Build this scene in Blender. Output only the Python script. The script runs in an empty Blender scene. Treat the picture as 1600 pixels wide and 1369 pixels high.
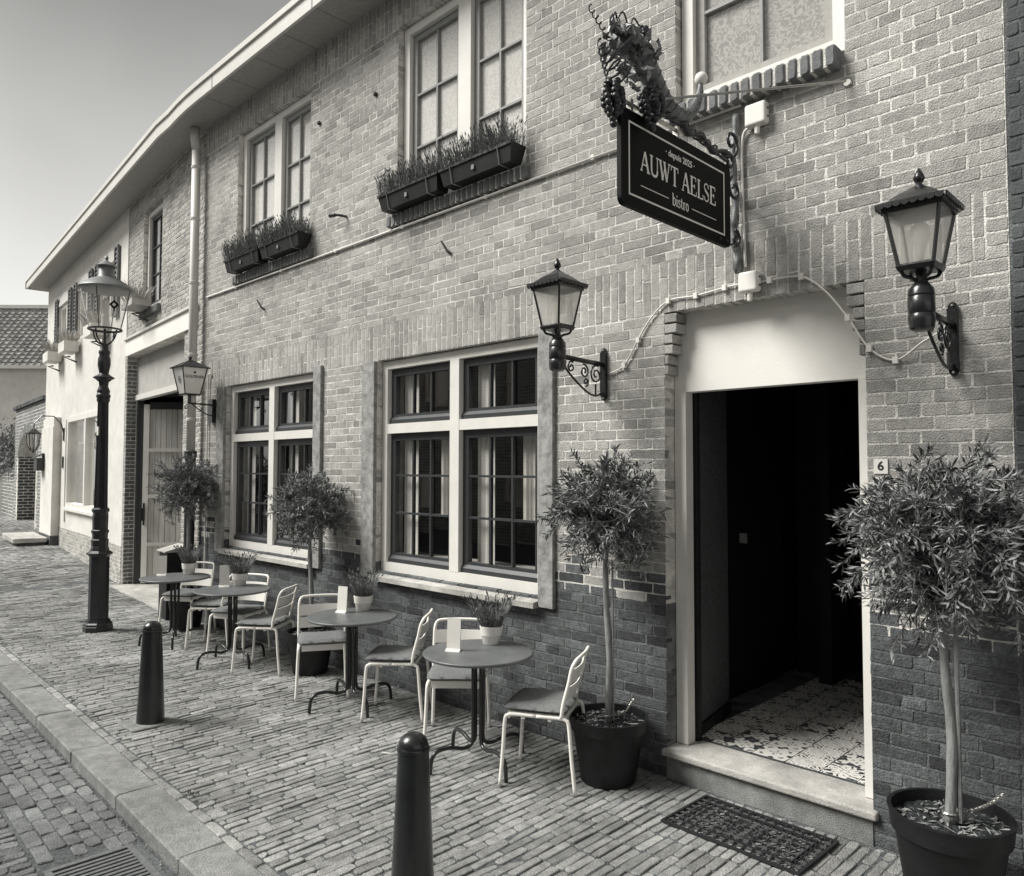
import bpy, math, random
from mathutils import Vector, Matrix
PI = math.pi
SC = bpy.context.scene
COL = SC.collection
rnd = random.Random(7)

# ------------------------------------------------------------------ camera, sky, sun, exposure
FPX, D, H = 1187.853, 3.99, 1.85
YAW, PITCH, ROLL = 0.77702729, 0.04115357, 0.00199634
CAM = Vector((0, -D, H))
fw = Vector((-math.sin(YAW)*math.cos(PITCH), math.cos(YAW)*math.cos(PITCH), math.sin(PITCH)))
r0 = Vector((math.cos(YAW), math.sin(YAW), 0)); u0 = r0.cross(fw)
rt = r0*math.cos(ROLL) + u0*math.sin(ROLL); up = -r0*math.sin(ROLL) + u0*math.cos(ROLL)
cd = bpy.data.cameras.new('camera'); cam = bpy.data.objects.new('camera', cd); COL.objects.link(cam)
cam.matrix_world = Matrix(((rt.x, up.x, -fw.x, CAM.x), (rt.y, up.y, -fw.y, CAM.y), (rt.z, up.z, -fw.z, CAM.z), (0, 0, 0, 1)))
cd.sensor_width = 36; cd.sensor_fit = 'HORIZONTAL'; cd.lens = FPX/1600*36; cd.clip_end = 400; cd.clip_start = .05
SC.camera = cam

world = bpy.data.worlds.new('World'); SC.world = world; world.use_nodes = True
wn = world.node_tree; wn.nodes.clear()
sky = wn.nodes.new('ShaderNodeTexSky'); sky.sky_type = 'NISHITA'; sky.sun_disc = False
SUN_EL, SUN_AZ = math.radians(47), math.radians(223)      # azimuth of the sun measured from +Y clockwise
sky.sun_elevation = SUN_EL; sky.sun_rotation = SUN_AZ
sky.air_density = 1.6; sky.dust_density = 6; sky.ozone_density = 1
bw = wn.nodes.new('ShaderNodeRGBToBW')
tc = wn.nodes.new('ShaderNodeTexCoord')
cn = wn.nodes.new('ShaderNodeTexNoise'); cn.inputs['Scale'].default_value = 1.6; cn.inputs['Detail'].default_value = 4
mr = wn.nodes.new('ShaderNodeMapRange'); mr.inputs[1].default_value = .3; mr.inputs[2].default_value = .7; mr.inputs[3].default_value = .78; mr.inputs[4].default_value = 1.16
mx = wn.nodes.new('ShaderNodeMix'); mx.data_type = 'FLOAT'; mx.inputs[0].default_value = .55; mx.inputs[3].default_value = 3.6
ml = wn.nodes.new('ShaderNodeMath'); ml.operation = 'MULTIPLY'
tint = wn.nodes.new('ShaderNodeVectorMath'); tint.operation = 'SCALE'; tint.inputs[0].default_value = (1.0, .995, .965)
bg = wn.nodes.new('ShaderNodeBackground'); bg.inputs['Strength'].default_value = .068
wo = wn.nodes.new('ShaderNodeOutputWorld')
L = wn.links.new
L(sky.outputs[0], bw.inputs[0]); L(bw.outputs[0], mx.inputs[2]); L(tc.outputs['Generated'], cn.inputs['Vector'])
L(cn.outputs['Fac'], mr.inputs[0]); el = wn.nodes.new('ShaderNodeSeparateXYZ'); L(tc.outputs['Generated'], el.inputs[0])
er = wn.nodes.new('ShaderNodeMapRange'); er.inputs[1].default_value = .12; er.inputs[2].default_value = .5; er.inputs[3].default_value = 1.10; er.inputs[4].default_value = .40; L(el.outputs[2], er.inputs[0])
m2 = wn.nodes.new('ShaderNodeMath'); m2.operation = 'MULTIPLY'; L(mr.outputs[0], m2.inputs[0]); L(er.outputs[0], m2.inputs[1])
mn = wn.nodes.new('ShaderNodeMath'); mn.operation = 'MINIMUM'; mn.inputs[1].default_value = 4.6; L(mx.outputs[0], mn.inputs[0]); L(mn.outputs[0], ml.inputs[0]); L(m2.outputs[0], ml.inputs[1])
L(ml.outputs[0], tint.inputs['Scale']); L(tint.outputs[0], bg.inputs['Color']); L(bg.outputs[0], wo.inputs[0])

sd = bpy.data.lights.new('sun', 'SUN'); sd.energy = 1.5; sd.angle = math.radians(28); sd.color = (1, .985, .94)
sun = bpy.data.objects.new('sun', sd); COL.objects.link(sun)
sdir = Vector((math.sin(SUN_AZ)*math.cos(SUN_EL), math.cos(SUN_AZ)*math.cos(SUN_EL), math.sin(SUN_EL)))
sun.rotation_euler = sdir.to_track_quat('Z', 'Y').to_euler(); sun.location = (0, 0, 12)
SC.view_settings.view_transform = 'Standard'; SC.view_settings.look = 'None'
SC.view_settings.exposure = 1.9; SC.view_settings.gamma = 1; SC.view_settings.use_curve_mapping = False

# ------------------------------------------------------------------ materials
def gcol(v):
    t = max(0., min(1., (v-.03)/.35))
    return (v*(.90+.12*t), v*(.985+.005*t), v*(1.03-.10*t), 1)
MATS = {}
def mat(name, v, rough=.7, n_amt=.15, n_scale=12., bump=0., b_scale=60., spec=.4, metal=0., tone=0., coat=0., stretch=None, big=0., fine=0., smear=0.):
    """grey material; tone: how far the face attribute 'tone' (0..1) changes the value; n_amt: noise variation; big: broad stains"""
    if name in MATS: return MATS[name]
    m = bpy.data.materials.new(name); m.use_nodes = True; nt = m.node_tree; N = nt.nodes; K = nt.links.new
    b = N['Principled BSDF']; b.inputs['Roughness'].default_value = rough; b.inputs['Metallic'].default_value = metal
    b.inputs['Specular IOR Level'].default_value = spec
    if coat: b.inputs['Coat Weight'].default_value = coat; b.inputs['Coat Roughness'].default_value = .12
    geo = N.new('ShaderNodeNewGeometry'); pos = geo.outputs['Position']
    if stretch:
        mp = N.new('ShaderNodeMapping'); mp.inputs['Scale'].default_value = stretch; K(pos, mp.inputs['Vector']); pos = mp.outputs[0]
    def mth(op, a, c):
        q = N.new('ShaderNodeMath'); q.operation = op
        for i, s in enumerate((a, c)):
            if isinstance(s, (int, float)): q.inputs[i].default_value = s
            else: K(s, q.inputs[i])
        return q.outputs[0]
    def noise(sc, det, lo, hi, vec=None):
        t = N.new('ShaderNodeTexNoise'); t.inputs['Scale'].default_value = sc; t.inputs['Detail'].default_value = det
        t.inputs['Roughness'].default_value = .62; K(vec or pos, t.inputs['Vector'])
        r = N.new('ShaderNodeMapRange'); r.inputs[1].default_value = .3; r.inputs[2].default_value = .7
        r.inputs[3].default_value = lo; r.inputs[4].default_value = hi; K(t.outputs['Fac'], r.inputs[0]); return r.outputs[0], t.outputs['Fac']
    f = noise(n_scale, 5, 1-n_amt, 1+n_amt)[0]
    if big: f = mth('MULTIPLY', f, noise(1.1, 3, 1-big, 1+big)[0])
    if fine: f = mth('MULTIPLY', f, noise(170, 2, 1-fine, 1+fine)[0])
    if tone:
        a = N.new('ShaderNodeAttribute'); a.attribute_name = 'tone'
        r = N.new('ShaderNodeMapRange'); r.inputs[3].default_value = 1-tone; r.inputs[4].default_value = 1+tone; r.clamp = False
        K(a.outputs['Fac'], r.inputs[0]); f = mth('MULTIPLY', f, r.outputs[0])
    vm = N.new('ShaderNodeVectorMath'); vm.operation = 'SCALE'; vm.inputs[0].default_value = gcol(v)[:3]; K(f, vm.inputs['Scale'])
    K(vm.outputs[0], b.inputs['Base Color'])
    if smear:      # old mortar rubbed over the brick faces in patches
        p1 = noise(1.7, 2, 0, 1)[0]; p2 = noise(26, 4, 0, 1)[0]
        sm = mth('MULTIPLY', mth('MULTIPLY', p1, p2), smear)
        mm = N.new('ShaderNodeMix'); mm.data_type = 'RGBA'; K(sm, mm.inputs[0]); K(vm.outputs[0], mm.inputs[6]); mm.inputs[7].default_value = gcol(.60); K(mm.outputs[2], b.inputs['Base Color'])
    if bump:
        t = N.new('ShaderNodeTexNoise'); t.inputs['Scale'].default_value = b_scale; t.inputs['Detail'].default_value = 5; K(geo.outputs['Position'] if not stretch else pos, t.inputs['Vector'])
        bp = N.new('ShaderNodeBump'); bp.inputs['Strength'].default_value = bump; bp.inputs['Distance'].default_value = .01
        K(t.outputs['Fac'], bp.inputs['Height']); K(bp.outputs[0], b.inputs['Normal'])
    MATS[name] = m; return m
def glass(name, refl=1.0, haze=.0, tint_=.95, k=1.0):
    m = bpy.data.materials.new(name); m.use_nodes = True; nt = m.node_tree; N = nt.nodes; K = nt.links.new; N.clear()
    o = N.new('ShaderNodeOutputMaterial'); t = N.new('ShaderNodeBsdfTransparent'); t.inputs[0].default_value = (tint_, tint_, tint_, 1)
    g = N.new('ShaderNodeBsdfGlossy'); g.inputs['Roughness'].default_value = .02; g.inputs[0].default_value = (refl, refl, refl, 1)
    fr = N.new('ShaderNodeFresnel'); ge = N.new('ShaderNodeNewGeometry'); io = N.new('ShaderNodeMapRange'); io.inputs[3].default_value = 1.52; io.inputs[4].default_value = 1/1.52; K(ge.outputs['Backfacing'], io.inputs[0]); K(io.outputs[0], fr.inputs[0])
    tn = N.new('ShaderNodeTexNoise'); tn.inputs['Scale'].default_value = 2.5; bp = N.new('ShaderNodeBump'); bp.inputs['Strength'].default_value = .04
    K(tn.outputs['Fac'], bp.inputs['Height']); K(bp.outputs[0], g.inputs['Normal'])
    mu = N.new('ShaderNodeMath'); mu.operation = 'MULTIPLY'; mu.inputs[1].default_value = k; K(fr.outputs[0], mu.inputs[0])
    mi = N.new('ShaderNodeMixShader'); K(mu.outputs[0], mi.inputs[0]); K(t.outputs[0], mi.inputs[1]); K(g.outputs[0], mi.inputs[2])
    out = mi.outputs[0]
    if haze:
        df = N.new('ShaderNodeBsdfDiffuse'); df.inputs[0].default_value = gcol(.85); tl = N.new('ShaderNodeBsdfTranslucent'); tl.inputs[0].default_value = gcol(.85)
        ad = N.new('ShaderNodeMixShader'); K(df.outputs[0], ad.inputs[1]); K(tl.outputs[0], ad.inputs[2]); ad.inputs[0].default_value = .5
        m3 = N.new('ShaderNodeMixShader'); m3.inputs[0].default_value = haze; K(out, m3.inputs[1]); K(ad.outputs[0], m3.inputs[2]); out = m3.outputs[0]
    K(out, o.inputs[0]); MATS[name] = m; return m

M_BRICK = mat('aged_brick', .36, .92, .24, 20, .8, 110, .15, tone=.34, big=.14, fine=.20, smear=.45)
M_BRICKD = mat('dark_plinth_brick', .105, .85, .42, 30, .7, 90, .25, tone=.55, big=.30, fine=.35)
M_BRICKN = mat('neighbour_brick', .10, .9, .18, 18, .5, 80, .25, tone=.35, big=.12)
M_MORTAR = mat('pale_mortar', .66, .95, .3, 9, .9, 120, .1, big=.2, fine=.3)
M_MORTARD = mat('dark_mortar', .15, .95, .5, 7, .9, 110, .1, big=.3, fine=.3)
M_STONE = mat('sill_stone', .42, .85, .28, 7, .4, 90, .25, big=.2, fine=.25)
M_JAMB = mat('marbled_stone', .30, .8, .42, 16, .25, 70, .3)
M_CREAM = mat('cream_paint', .74, .42, .05, 6, .05, 200, .4, tone=.06)
M_PLASTER = mat('white_plaster', .80, .8, .04, 3, .12, 90, .2)
M_WHITEWALL = mat('whitewash', .68, .88, .09, 5, .4, 40, .15, big=.07, fine=.06)
M_SASH = mat('grey_sash_paint', .045, .4, .12, 20, .05, 100, .4)
M_FASCIA = mat('fascia_paint', .62, .5, .06, 5, .05, 80, .3)
M_SOFFIT = mat('soffit_board', .38, .7, .12, 20, .1, 60, .3)
M_PAVER = mat('clay_paver', .28, .9, .30, 14, .9, 120, .2, tone=.30, big=.30, fine=.34)
M_SETT = mat('road_sett', .19, .9, .28, 14, .9, 110, .2, tone=.3, big=.16, fine=.35)
M_JOINT = mat('sandy_joint', .12, .97, .5, 60, .8, 150, .1, big=.25)
M_KERB = mat('kerb_concrete', .26, .92, .26, 11, .8, 170, .15, big=.2, fine=.42)
M_BLACK = mat('black_gloss_paint', .013, .3, .55, 9, .12, 90, .5, coat=.3)
M_IRON = mat('cast_iron_green', .03, .38, .3, 20, .15, 60, .5)
M_IRONLT = mat('weathered_iron', .17, .5, .45, 24, .3, 80, .5, metal=.3)
M_POTB = mat('black_plastic', .012, .5, .6, 7, .12, 60, .35, big=.5)
M_CHAIR = mat('white_powdercoat', .88, .35, .03, 8, 0, 1, .4)
M_CUSH = mat('grey_cushion', .19, .95, .18, 60, .4, 400, .1)
M_TABLE = mat('table_top_grey', .13, .36, .18, 8, .08, 300, .4)
M_POTW = mat('white_ceramic', .80, .25, .03, 8, 0, 1, .5)
M_CARD = mat('white_card', .82, .6, .02, 8, 0, 1, .3)
M_PVC = mat('white_pvc', .74, .4, .04, 6, 0, 1, .4)
M_PIPE = mat('painted_pipe', .60, .5, .08, 6, .05, 40, .4, stretch=(1, 1, .3))
M_SOIL = mat('soil', .035, .97, .5, 60, .9, 90, .1)
M_BARK = mat('olive_bark', .24, .9, .3, 30, .7, 70, .2, stretch=(1, 1, .25))
M_LEAF = mat('olive_leaf', .19, .5, .2, 12, .1, 60, .4, tone=.8)
M_LAV = mat('lavender_leaf', .20, .8, .25, 20, 0, 1, .2, tone=.5)
M_PLANK = mat('pale_plank', .55, .6, .18, 4, .2, 30, .3, tone=.15, stretch=(9, 9, .6))
M_TILE = mat('roof_tile', .30, .85, .2, 8, .3, 40, .2, tone=.3)
M_DARKWALL = mat('hall_wall', .10, .75, .2, 20, 1.0, 22, .3, stretch=(1, 1, 1.8))
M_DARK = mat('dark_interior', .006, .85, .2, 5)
M_CURT = mat('white_curtain', .82, .9, .08, 5, .1, 8)
M_RUBBER = mat('black_rubber', .02, .6, .2, 30, .2, 90, .4)
M_BULB = mat('frosted_bulb', .85, .3, .02, 5)
M_SIGN = mat('sign_black', .003, .6, .1, 10, 0, 1, .15)
M_WHITEPRINT = mat('white_print', .85, .6, .01, 5)
M_DARKPRINT = mat('dark_print', .03, .6, .01, 5)
M_MIDPRINT = mat('grey_print', .22, .6, .01, 5)
M_STEEL = mat('zinc_steel', .45, .35, .2, 30, 0, 1, .5, metal=.8)
M_GLASS = glass('window_glass', k=2.4); M_LGLASS = glass('lantern_glass', .9, tint_=.96, haze=.10); M_FGLASS = glass('frosted_lantern_glass', .9, tint_=.96, haze=.42)

def lace_mat(name, lo, hi):
    m = mat(name, .60, .9, .02, 5); nt = m.node_tree; N = nt.nodes; K = nt.links.new; b = N['Principled BSDF']
    geo = N.new('ShaderNodeNewGeometry'); t = N.new('ShaderNodeTexNoise'); t.inputs['Scale'].default_value = 22; t.inputs['Detail'].default_value = 2; t.inputs['Distortion'].default_value = 2.5
    K(geo.outputs['Position'], t.inputs['Vector'])
    r = N.new('ShaderNodeValToRGB'); r.color_ramp.elements[0].position = .44; r.color_ramp.elements[1].position = .56
    r.color_ramp.elements[0].color = gcol(lo); r.color_ramp.elements[1].color = gcol(hi)
    K(t.outputs['Fac'], r.inputs[0]); K(r.outputs[0], b.inputs['Base Color']); return m
M_LACE = lace_mat('lace_curtain', .40, .60); M_BRIGHTLACE = lace_mat('brightened_lace', .68, .84); M_SASHL = mat('light_grey_sash', .27, .5, .12, 20)  # brightened lace copy makes up in colour for light blocked at split windows

def tile_mat(name, k, ring, petals, inv):
    m = bpy.data.materials.new(name); m.use_nodes = True; nt = m.node_tree; N = nt.nodes; K = nt.links.new; b = N['Principled BSDF']
    b.inputs['Roughness'].default_value = .35
    tcn = N.new('ShaderNodeTexCoord'); sp = N.new('ShaderNodeSeparateXYZ'); K(tcn.outputs['Object'], sp.inputs[0])
    def mth(op, a, c=None):
        q = N.new('ShaderNodeMath'); q.operation = op
        for i, s in enumerate((a, c)):
            if s is None: continue
            if isinstance(s, (int, float)): q.inputs[i].default_value = s
            else: K(s, q.inputs[i])
        return q.outputs[0]
    x = mth('MULTIPLY', sp.outputs[0], 10.); y = mth('MULTIPLY', sp.outputs[1], 10.)
    r = mth('SQRT', mth('ADD', mth('MULTIPLY', x, x), mth('MULTIPLY', y, y))); th = mth('ARCTAN2', y, x)
    pet = mth('MULTIPLY', mth('COSINE', mth('MULTIPLY', th, float(petals))), .30)
    a = mth('SINE', mth('MULTIPLY', mth('ADD', r, pet), ring))
    c = mth('SINE', mth('MULTIPLY', mth('ADD', mth('ABSOLUTE', x), mth('ABSOLUTE', y)), k))
    c2 = mth('MULTIPLY', mth('SINE', mth('MULTIPLY', x, k*1.7)), mth('SINE', mth('MULTIPLY', y, k*1.7)))
    s = mth('ADD', mth('ADD', a, mth('MULTIPLY', c, .7)), mth('MULTIPLY', c2, .8))
    g = mth('GREATER_THAN', s, inv)
    mixn = N.new('ShaderNodeMix'); mixn.data_type = 'RGBA'; K(g, mixn.inputs[0]); mixn.inputs[6].default_value = gcol(.05); mixn.inputs[7].default_value = gcol(.88)
    h1 = mth('SINE', mth('MULTIPLY', mth('ADD', r, mth('MULTIPLY', pet, -.6)), ring*2.6)); h2 = mth('MULTIPLY', mth('COSINE', mth('MULTIPLY', th, petals*2.)), mth('SINE', mth('MULTIPLY', r, 8.)))
    g2 = mth('GREATER_THAN', mth('ADD', h1, mth('MULTIPLY', h2, 1.1)), .95)
    mx2 = N.new('ShaderNodeMix'); mx2.data_type = 'RGBA'; K(g2, mx2.inputs[0]); K(mixn.outputs[2], mx2.inputs[6]); mx2.inputs[7].default_value = gcol(.16)
    ed = mth('GREATER_THAN', mth('MAXIMUM', mth('ABSOLUTE', x), mth('ABSOLUTE', y)), .975)
    mx3 = N.new('ShaderNodeMix'); mx3.data_type = 'RGBA'; K(ed, mx3.inputs[0]); K(mx2.outputs[2], mx3.inputs[6]); mx3.inputs[7].default_value = gcol(.10)
    K(mx3.outputs[2], b.inputs['Base Color']); MATS[name] = m; return m
TILES = [tile_mat('patterned_tile_%s' % n, *p) for n, p in (('rosette', (2.4, 7.2, 8, -.75)), ('diamond', (4.6, 4.2, 4, -.7)), ('star', (3.3, 8.5, 6, -.9)), ('lattice', (5.2, 3.2, 4, -.85)), ('wheel', (1.9, 9.5, 12, -.7)))]

# ------------------------------------------------------------------ mesh building
class MB:
    def __init__(s): s.v = []; s.f = []; s.t = []
    def add(s, vs, fs, tone=.5):
        o = len(s.v); s.v.extend(vs); s.f.extend([tuple(i+o for i in f) for f in fs]); s.t.extend([tone]*len(fs)); return s
    def box(s, x0, x1, y0, y1, z0, z1, tone=.5):
        if x0 > x1: x0, x1 = x1, x0
        if y0 > y1: y0, y1 = y1, y0
        if z0 > z1: z0, z1 = z1, z0
        return s.add([(x0,y0,z0),(x1,y0,z0),(x1,y1,z0),(x0,y1,z0),(x0,y0,z1),(x1,y0,z1),(x1,y1,z1),(x0,y1,z1)],
                     [(0,3,2,1),(4,5,6,7),(0,1,5,4),(1,2,6,5),(2,3,7,6),(3,0,4,7)], tone)
    def quad(s, a, b, c, d, tone=.5): return s.add([a, b, c, d], [(0,1,2,3)], tone)
    def block(s, c, U, V, W, lu, lv, lw, bev=.004, jit=.0015, rr=.008, tone=.5, rg=rnd):
        """worn brick: face in U x V, outward W; front at c, body lw deep"""
        hu, hv = lu/2, lv/2; rr = min(rr, hu*.5, hv*.5)
        per = [(-hu+rr,-hv),(0,-hv),(hu-rr,-hv),(hu,-hv+rr),(hu,hv-rr),(hu-rr,hv),(0,hv),(-hu+rr,hv),(-hu,hv-rr),(-hu,-hv+rr)]
        n = len(per); j = [(rg.uniform(-jit, jit), rg.uniform(-jit, jit)) for _ in per]
        vs = []
        tj = jit if bev > .0028 else .0005
        tl = (rg.uniform(-1, 1)*tj, rg.uniform(-1, 1)*tj)
        for ring in range(3):
            for (a, b), (ja, jb) in zip(per, j):
                k = 1-bev/hu if ring == 2 else 1; k2 = 1-bev/hv if ring == 2 else 1
                w = (-lw, -bev, 0)[ring]
                if ring: w += tl[0]*a/hu + tl[1]*b/hv
                if ring == 0: ja = jb = 0
                p = c + U*((a+ja)*k) + V*((b+jb)*k2) + W*w
                vs.append(p[:])
        fs = []
        for q in range(2):
            for i in range(n):
                a = q*n+i; b = q*n+(i+1) % n; fs.append((a, b, b+n, a+n))
        fs.append(tuple(range(2*n, 3*n)))
        return s.add(vs, fs, tone)
    def tube(s, pts, r, n=8, tone=.5, cap=True):
        pts = [Vector(p) for p in pts]; m = len(pts)
        rs = r if isinstance(r, (list, tuple)) else [r]*m
        vs = []; fs = []; prev = None
        for i, p in enumerate(pts):
            if i == 0: t = pts[1]-p
            elif i == m-1: t = p-pts[i-1]
            else: t = (pts[i+1]-p).normalized() + (p-pts[i-1]).normalized()
            if t.length < 1e-9: t = Vector((0, 0, 1))
            t.normalize()
            if prev is None:
                a = Vector((0, 0, 1)) if abs(t.z) < .9 else Vector((1, 0, 0)); x = t.cross(a).normalized()
            else:
                x = (prev - t*prev.dot(t)); x = x.normalized() if x.length > 1e-6 else t.orthogonal().normalized()
            prev = x; y = t.cross(x)
            for k in range(n):
                an = 2*PI*k/n; vs.append((p + x*(math.cos(an)*rs[i]) + y*(math.sin(an)*rs[i]))[:])
        for i in range(m-1):
            for k in range(n):
                a = i*n+k; b = i*n+(k+1) % n; fs.append((a, b, b+n, a+n))
        if cap: fs.append(tuple(range(n-1, -1, -1))); fs.append(tuple((m-1)*n+k for k in range(n)))
        return s.add(vs, fs, tone)
    def lathe(s, prof, cx=0, cy=0, n=24, tone=.5, ph=0., cap=True):
        vs = []; fs = []; m = len(prof)
        for (r, z) in prof:
            for k in range(n):
                a = 2*PI*k/n + ph; vs.append((cx+r*math.cos(a), cy+r*math.sin(a), z))
        for i in range(m-1):
            for k in range(n):
                a = i*n+k; b = i*n+(k+1) % n; fs.append((a, b, b+n, a+n))
        if cap: fs.append(tuple(range(n-1, -1, -1))); fs.append(tuple((m-1)*n+k for k in range(n)))
        return s.add(vs, fs, tone)
    def sphere(s, c, r, n=10, tone=.5, sz=1.):
        m = n//2+1
        return s.lathe([(max(1e-4, r*math.sin(PI*i/m)), c[2]-r*sz*math.cos(PI*i/m)) for i in range(m+1)], c[0], c[1], n, tone)
    def prism(s, pts2, fn, tone=.5):
        """pts2: outline; fn(a,b,side) -> 3d for side 0/1"""
        n = len(pts2); vs = [tuple(fn(a, b, 0)) for a, b in pts2] + [tuple(fn(a, b, 1)) for a, b in pts2]
        fs = [tuple(range(n-1, -1, -1)), tuple(range(n, 2*n))] + [(i, (i+1) % n, n+(i+1) % n, n+i) for i in range(n)]
        return s.add(vs, fs, tone)
    def mesh(s, name, material, smooth=False):
        me = bpy.data.meshes.new(name); me.from_pydata([tuple(v) for v in s.v], [], s.f)
        at = me.attributes.new('tone', 'FLOAT', 'FACE'); at.data.foreach_set('value', s.t)
        if material: me.materials.append(material)
        if smooth: me.polygons.foreach_set('use_smooth', [True]*len(me.polygons))
        me.update(); return me
    def build(s, name, material, parent=None, smooth=False, kind=None, loc=None, auto=None):
        me = s.mesh(name, material, smooth)
        if auto is not None:
            me.polygons.foreach_set('use_smooth', [True]*len(me.polygons))
            try: me.set_sharp_from_angle(angle=math.radians(auto))
            except Exception: pass
        return link(name, me, parent, kind, loc)
def link(name, me, parent=None, kind=None, loc=None):
    o = bpy.data.objects.new(name, me); COL.objects.link(o); o.parent = parent
    if kind: o['kind'] = kind
    if loc: o.location = loc
    return o
def tag(o, label=None, cat=None, group=None, kind=None):
    if label: o['label'] = label
    if cat: o['category'] = cat
    if group: o['group'] = group
    if kind: o['kind'] = kind
    return o
def thing(name, label, cat, loc=(0,0,0), rz=0, group=None):
    o = bpy.data.objects.new(name, None); COL.objects.link(o); o.location = loc; o.rotation_euler = (0, 0, rz)
    o.empty_display_size = .1
    return tag(o, label, cat, group)
def copy_tree(o, parent=None):
    c = o.copy(); COL.objects.link(c); c.parent = parent
    for ch in list(o.children): copy_tree(ch, c)
    return c
def arc(cx, cy, r, a0, a1, n):
    return [(cx+r*math.cos(math.radians(a0+(a1-a0)*i/n)), cy+r*math.sin(math.radians(a0+(a1-a0)*i/n))) for i in range(n+1)]
def catmull(P, k=6):
    P = [Vector(p) for p in P]; Q = [P[0]*2-P[1]] + P + [P[-1]*2-P[-2]]; out = []
    for i in range(1, len(Q)-2):
        a, b, c, d = Q[i-1:i+3]
        for j in range(k):
            t = j/k; out.append(.5*((2*b)+(c-a)*t+(2*a-5*b+4*c-d)*t*t+(3*b-a-3*c+d)*t**3))
    return out+[P[-1]]
def project(p):
    v = Vector(p)-CAM; z = v.dot(fw)
    if z < .3: return None
    return 800+FPX*v.dot(rt)/z, 684.5-FPX*v.dot(up)/z, z
X3, Y3, Z3 = Vector((1,0,0)), Vector((0,1,0)), Vector((0,0,1))

# second stretch of the street front: local s (along), y (into), z, turned 5.4 degrees at the bend
A2 = -math.radians(5.4)
def P2(s, y, z=0.):
    return Vector((-9.3 + s*math.cos(A2) - y*math.sin(A2), s*math.sin(A2) + y*math.cos(A2), z))
def rise(x):
    t = max(0., -13.5-x); return min(.42, .045*t)

# ------------------------------------------------------------------ wall helpers
def wall_slab(mb, x0, x1, z0, z1, ops, yf, yb):
    xs = sorted({x0, x1, *[min(max(a, x0), x1) for o in ops for a in o[:2]]}); zs = sorted({z0, z1, *[min(max(a, z0), z1) for o in ops for a in o[2:4]]})
    def solid(i, j):
        if i < 0 or j < 0 or i >= len(xs)-1 or j >= len(zs)-1: return False
        cx, cz = (xs[i]+xs[i+1])/2, (zs[j]+zs[j+1])/2
        return not any(o[0] < cx < o[1] and o[2] < cz < o[3] for o in ops)
    for i in range(len(xs)-1):
        for j in range(len(zs)-1):
            if not solid(i, j): continue
            a, b, c, d = xs[i], xs[i+1], zs[j], zs[j+1]
            mb.quad((a,yf,c),(b,yf,c),(b,yf,d),(a,yf,d)); mb.quad((b,yb,c),(a,yb,c),(a,yb,d),(b,yb,d))
            if not solid(i-1, j): mb.quad((a,yb,c),(a,yf,c),(a,yf,d),(a,yb,d))
            if not solid(i+1, j): mb.quad((b,yf,c),(b,yb,c),(b,yb,d),(b,yf,d))
            if not solid(i, j-1): mb.quad((a,yb,c),(b,yb,c),(b,yf,c),(a,yf,c))
            if not solid(i, j+1): mb.quad((a,yf,d),(b,yf,d),(b,yb,d),(a,yb,d))
JO = .0088
def course_bricks(x0, x1, z0, z1, ops, ch=.064, rg=rnd, zoff=0.):
    """list of (xa, xb, za, zb) brick faces in a cross bond"""
    out = []; k0 = int(math.floor((z0-zoff)/ch)); k = k0
    while zoff + k*ch < z1-.02:
        za = max(zoff+k*ch, z0); zb = min(zoff+(k+1)*ch, z1)-JO*.95
        if zb-za > .02:
            zc = (za+zb)/2; free = [(x0, x1)]
            for o in ops:
                if o[2] < zc < o[3]:
                    nf = []
                    for a, b in free:
                        if o[1] <= a or o[0] >= b: nf.append((a, b)); continue
                        if o[0] > a: nf.append((a, o[0]))
                        if o[1] < b: nf.append((o[1], b))
                    free = nf
            m = k % 4
            for a, b in free:
                x = math.floor(a/.22)*.22 - .22 + (0, .055, .11, .055)[m]; cur = a; edges = []
                while x < b:
                    if m % 2 == 0: st = .22 if rg.random() > .16 else .11
                    else: st = .11 if rg.random() > .22 else .22
                    x += st
                    if x > a+.045: edges.append(min(x, b))
                    if x >= b: break
                if edges and len(edges) > 1 and edges[-1]-edges[-2] < .045: edges.pop(-2)
                for e in edges:
                    last = e >= b-1e-6
                    out.append((cur, e-(0 if last else JO), za, zb)); cur = e
        k += 1
    return out
def soldier_bricks(x0, x1, z0, h=.335, rg=rnd):
    out = []; x = x0; i = 0
    while x < x1-.03:
        w = min(.062, x1-x)
        if w > .03:
            if i % 2: out += [(x, x+w-JO, z0, z0+.22-JO), (x, x+w-JO, z0+.22, z0+h-JO)]
            else: out += [(x, x+w-JO, z0, z0+.11-JO), (x, x+w-JO, z0+.11, z0+h-JO)]
        x += .0635; i += 1
    return out

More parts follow.
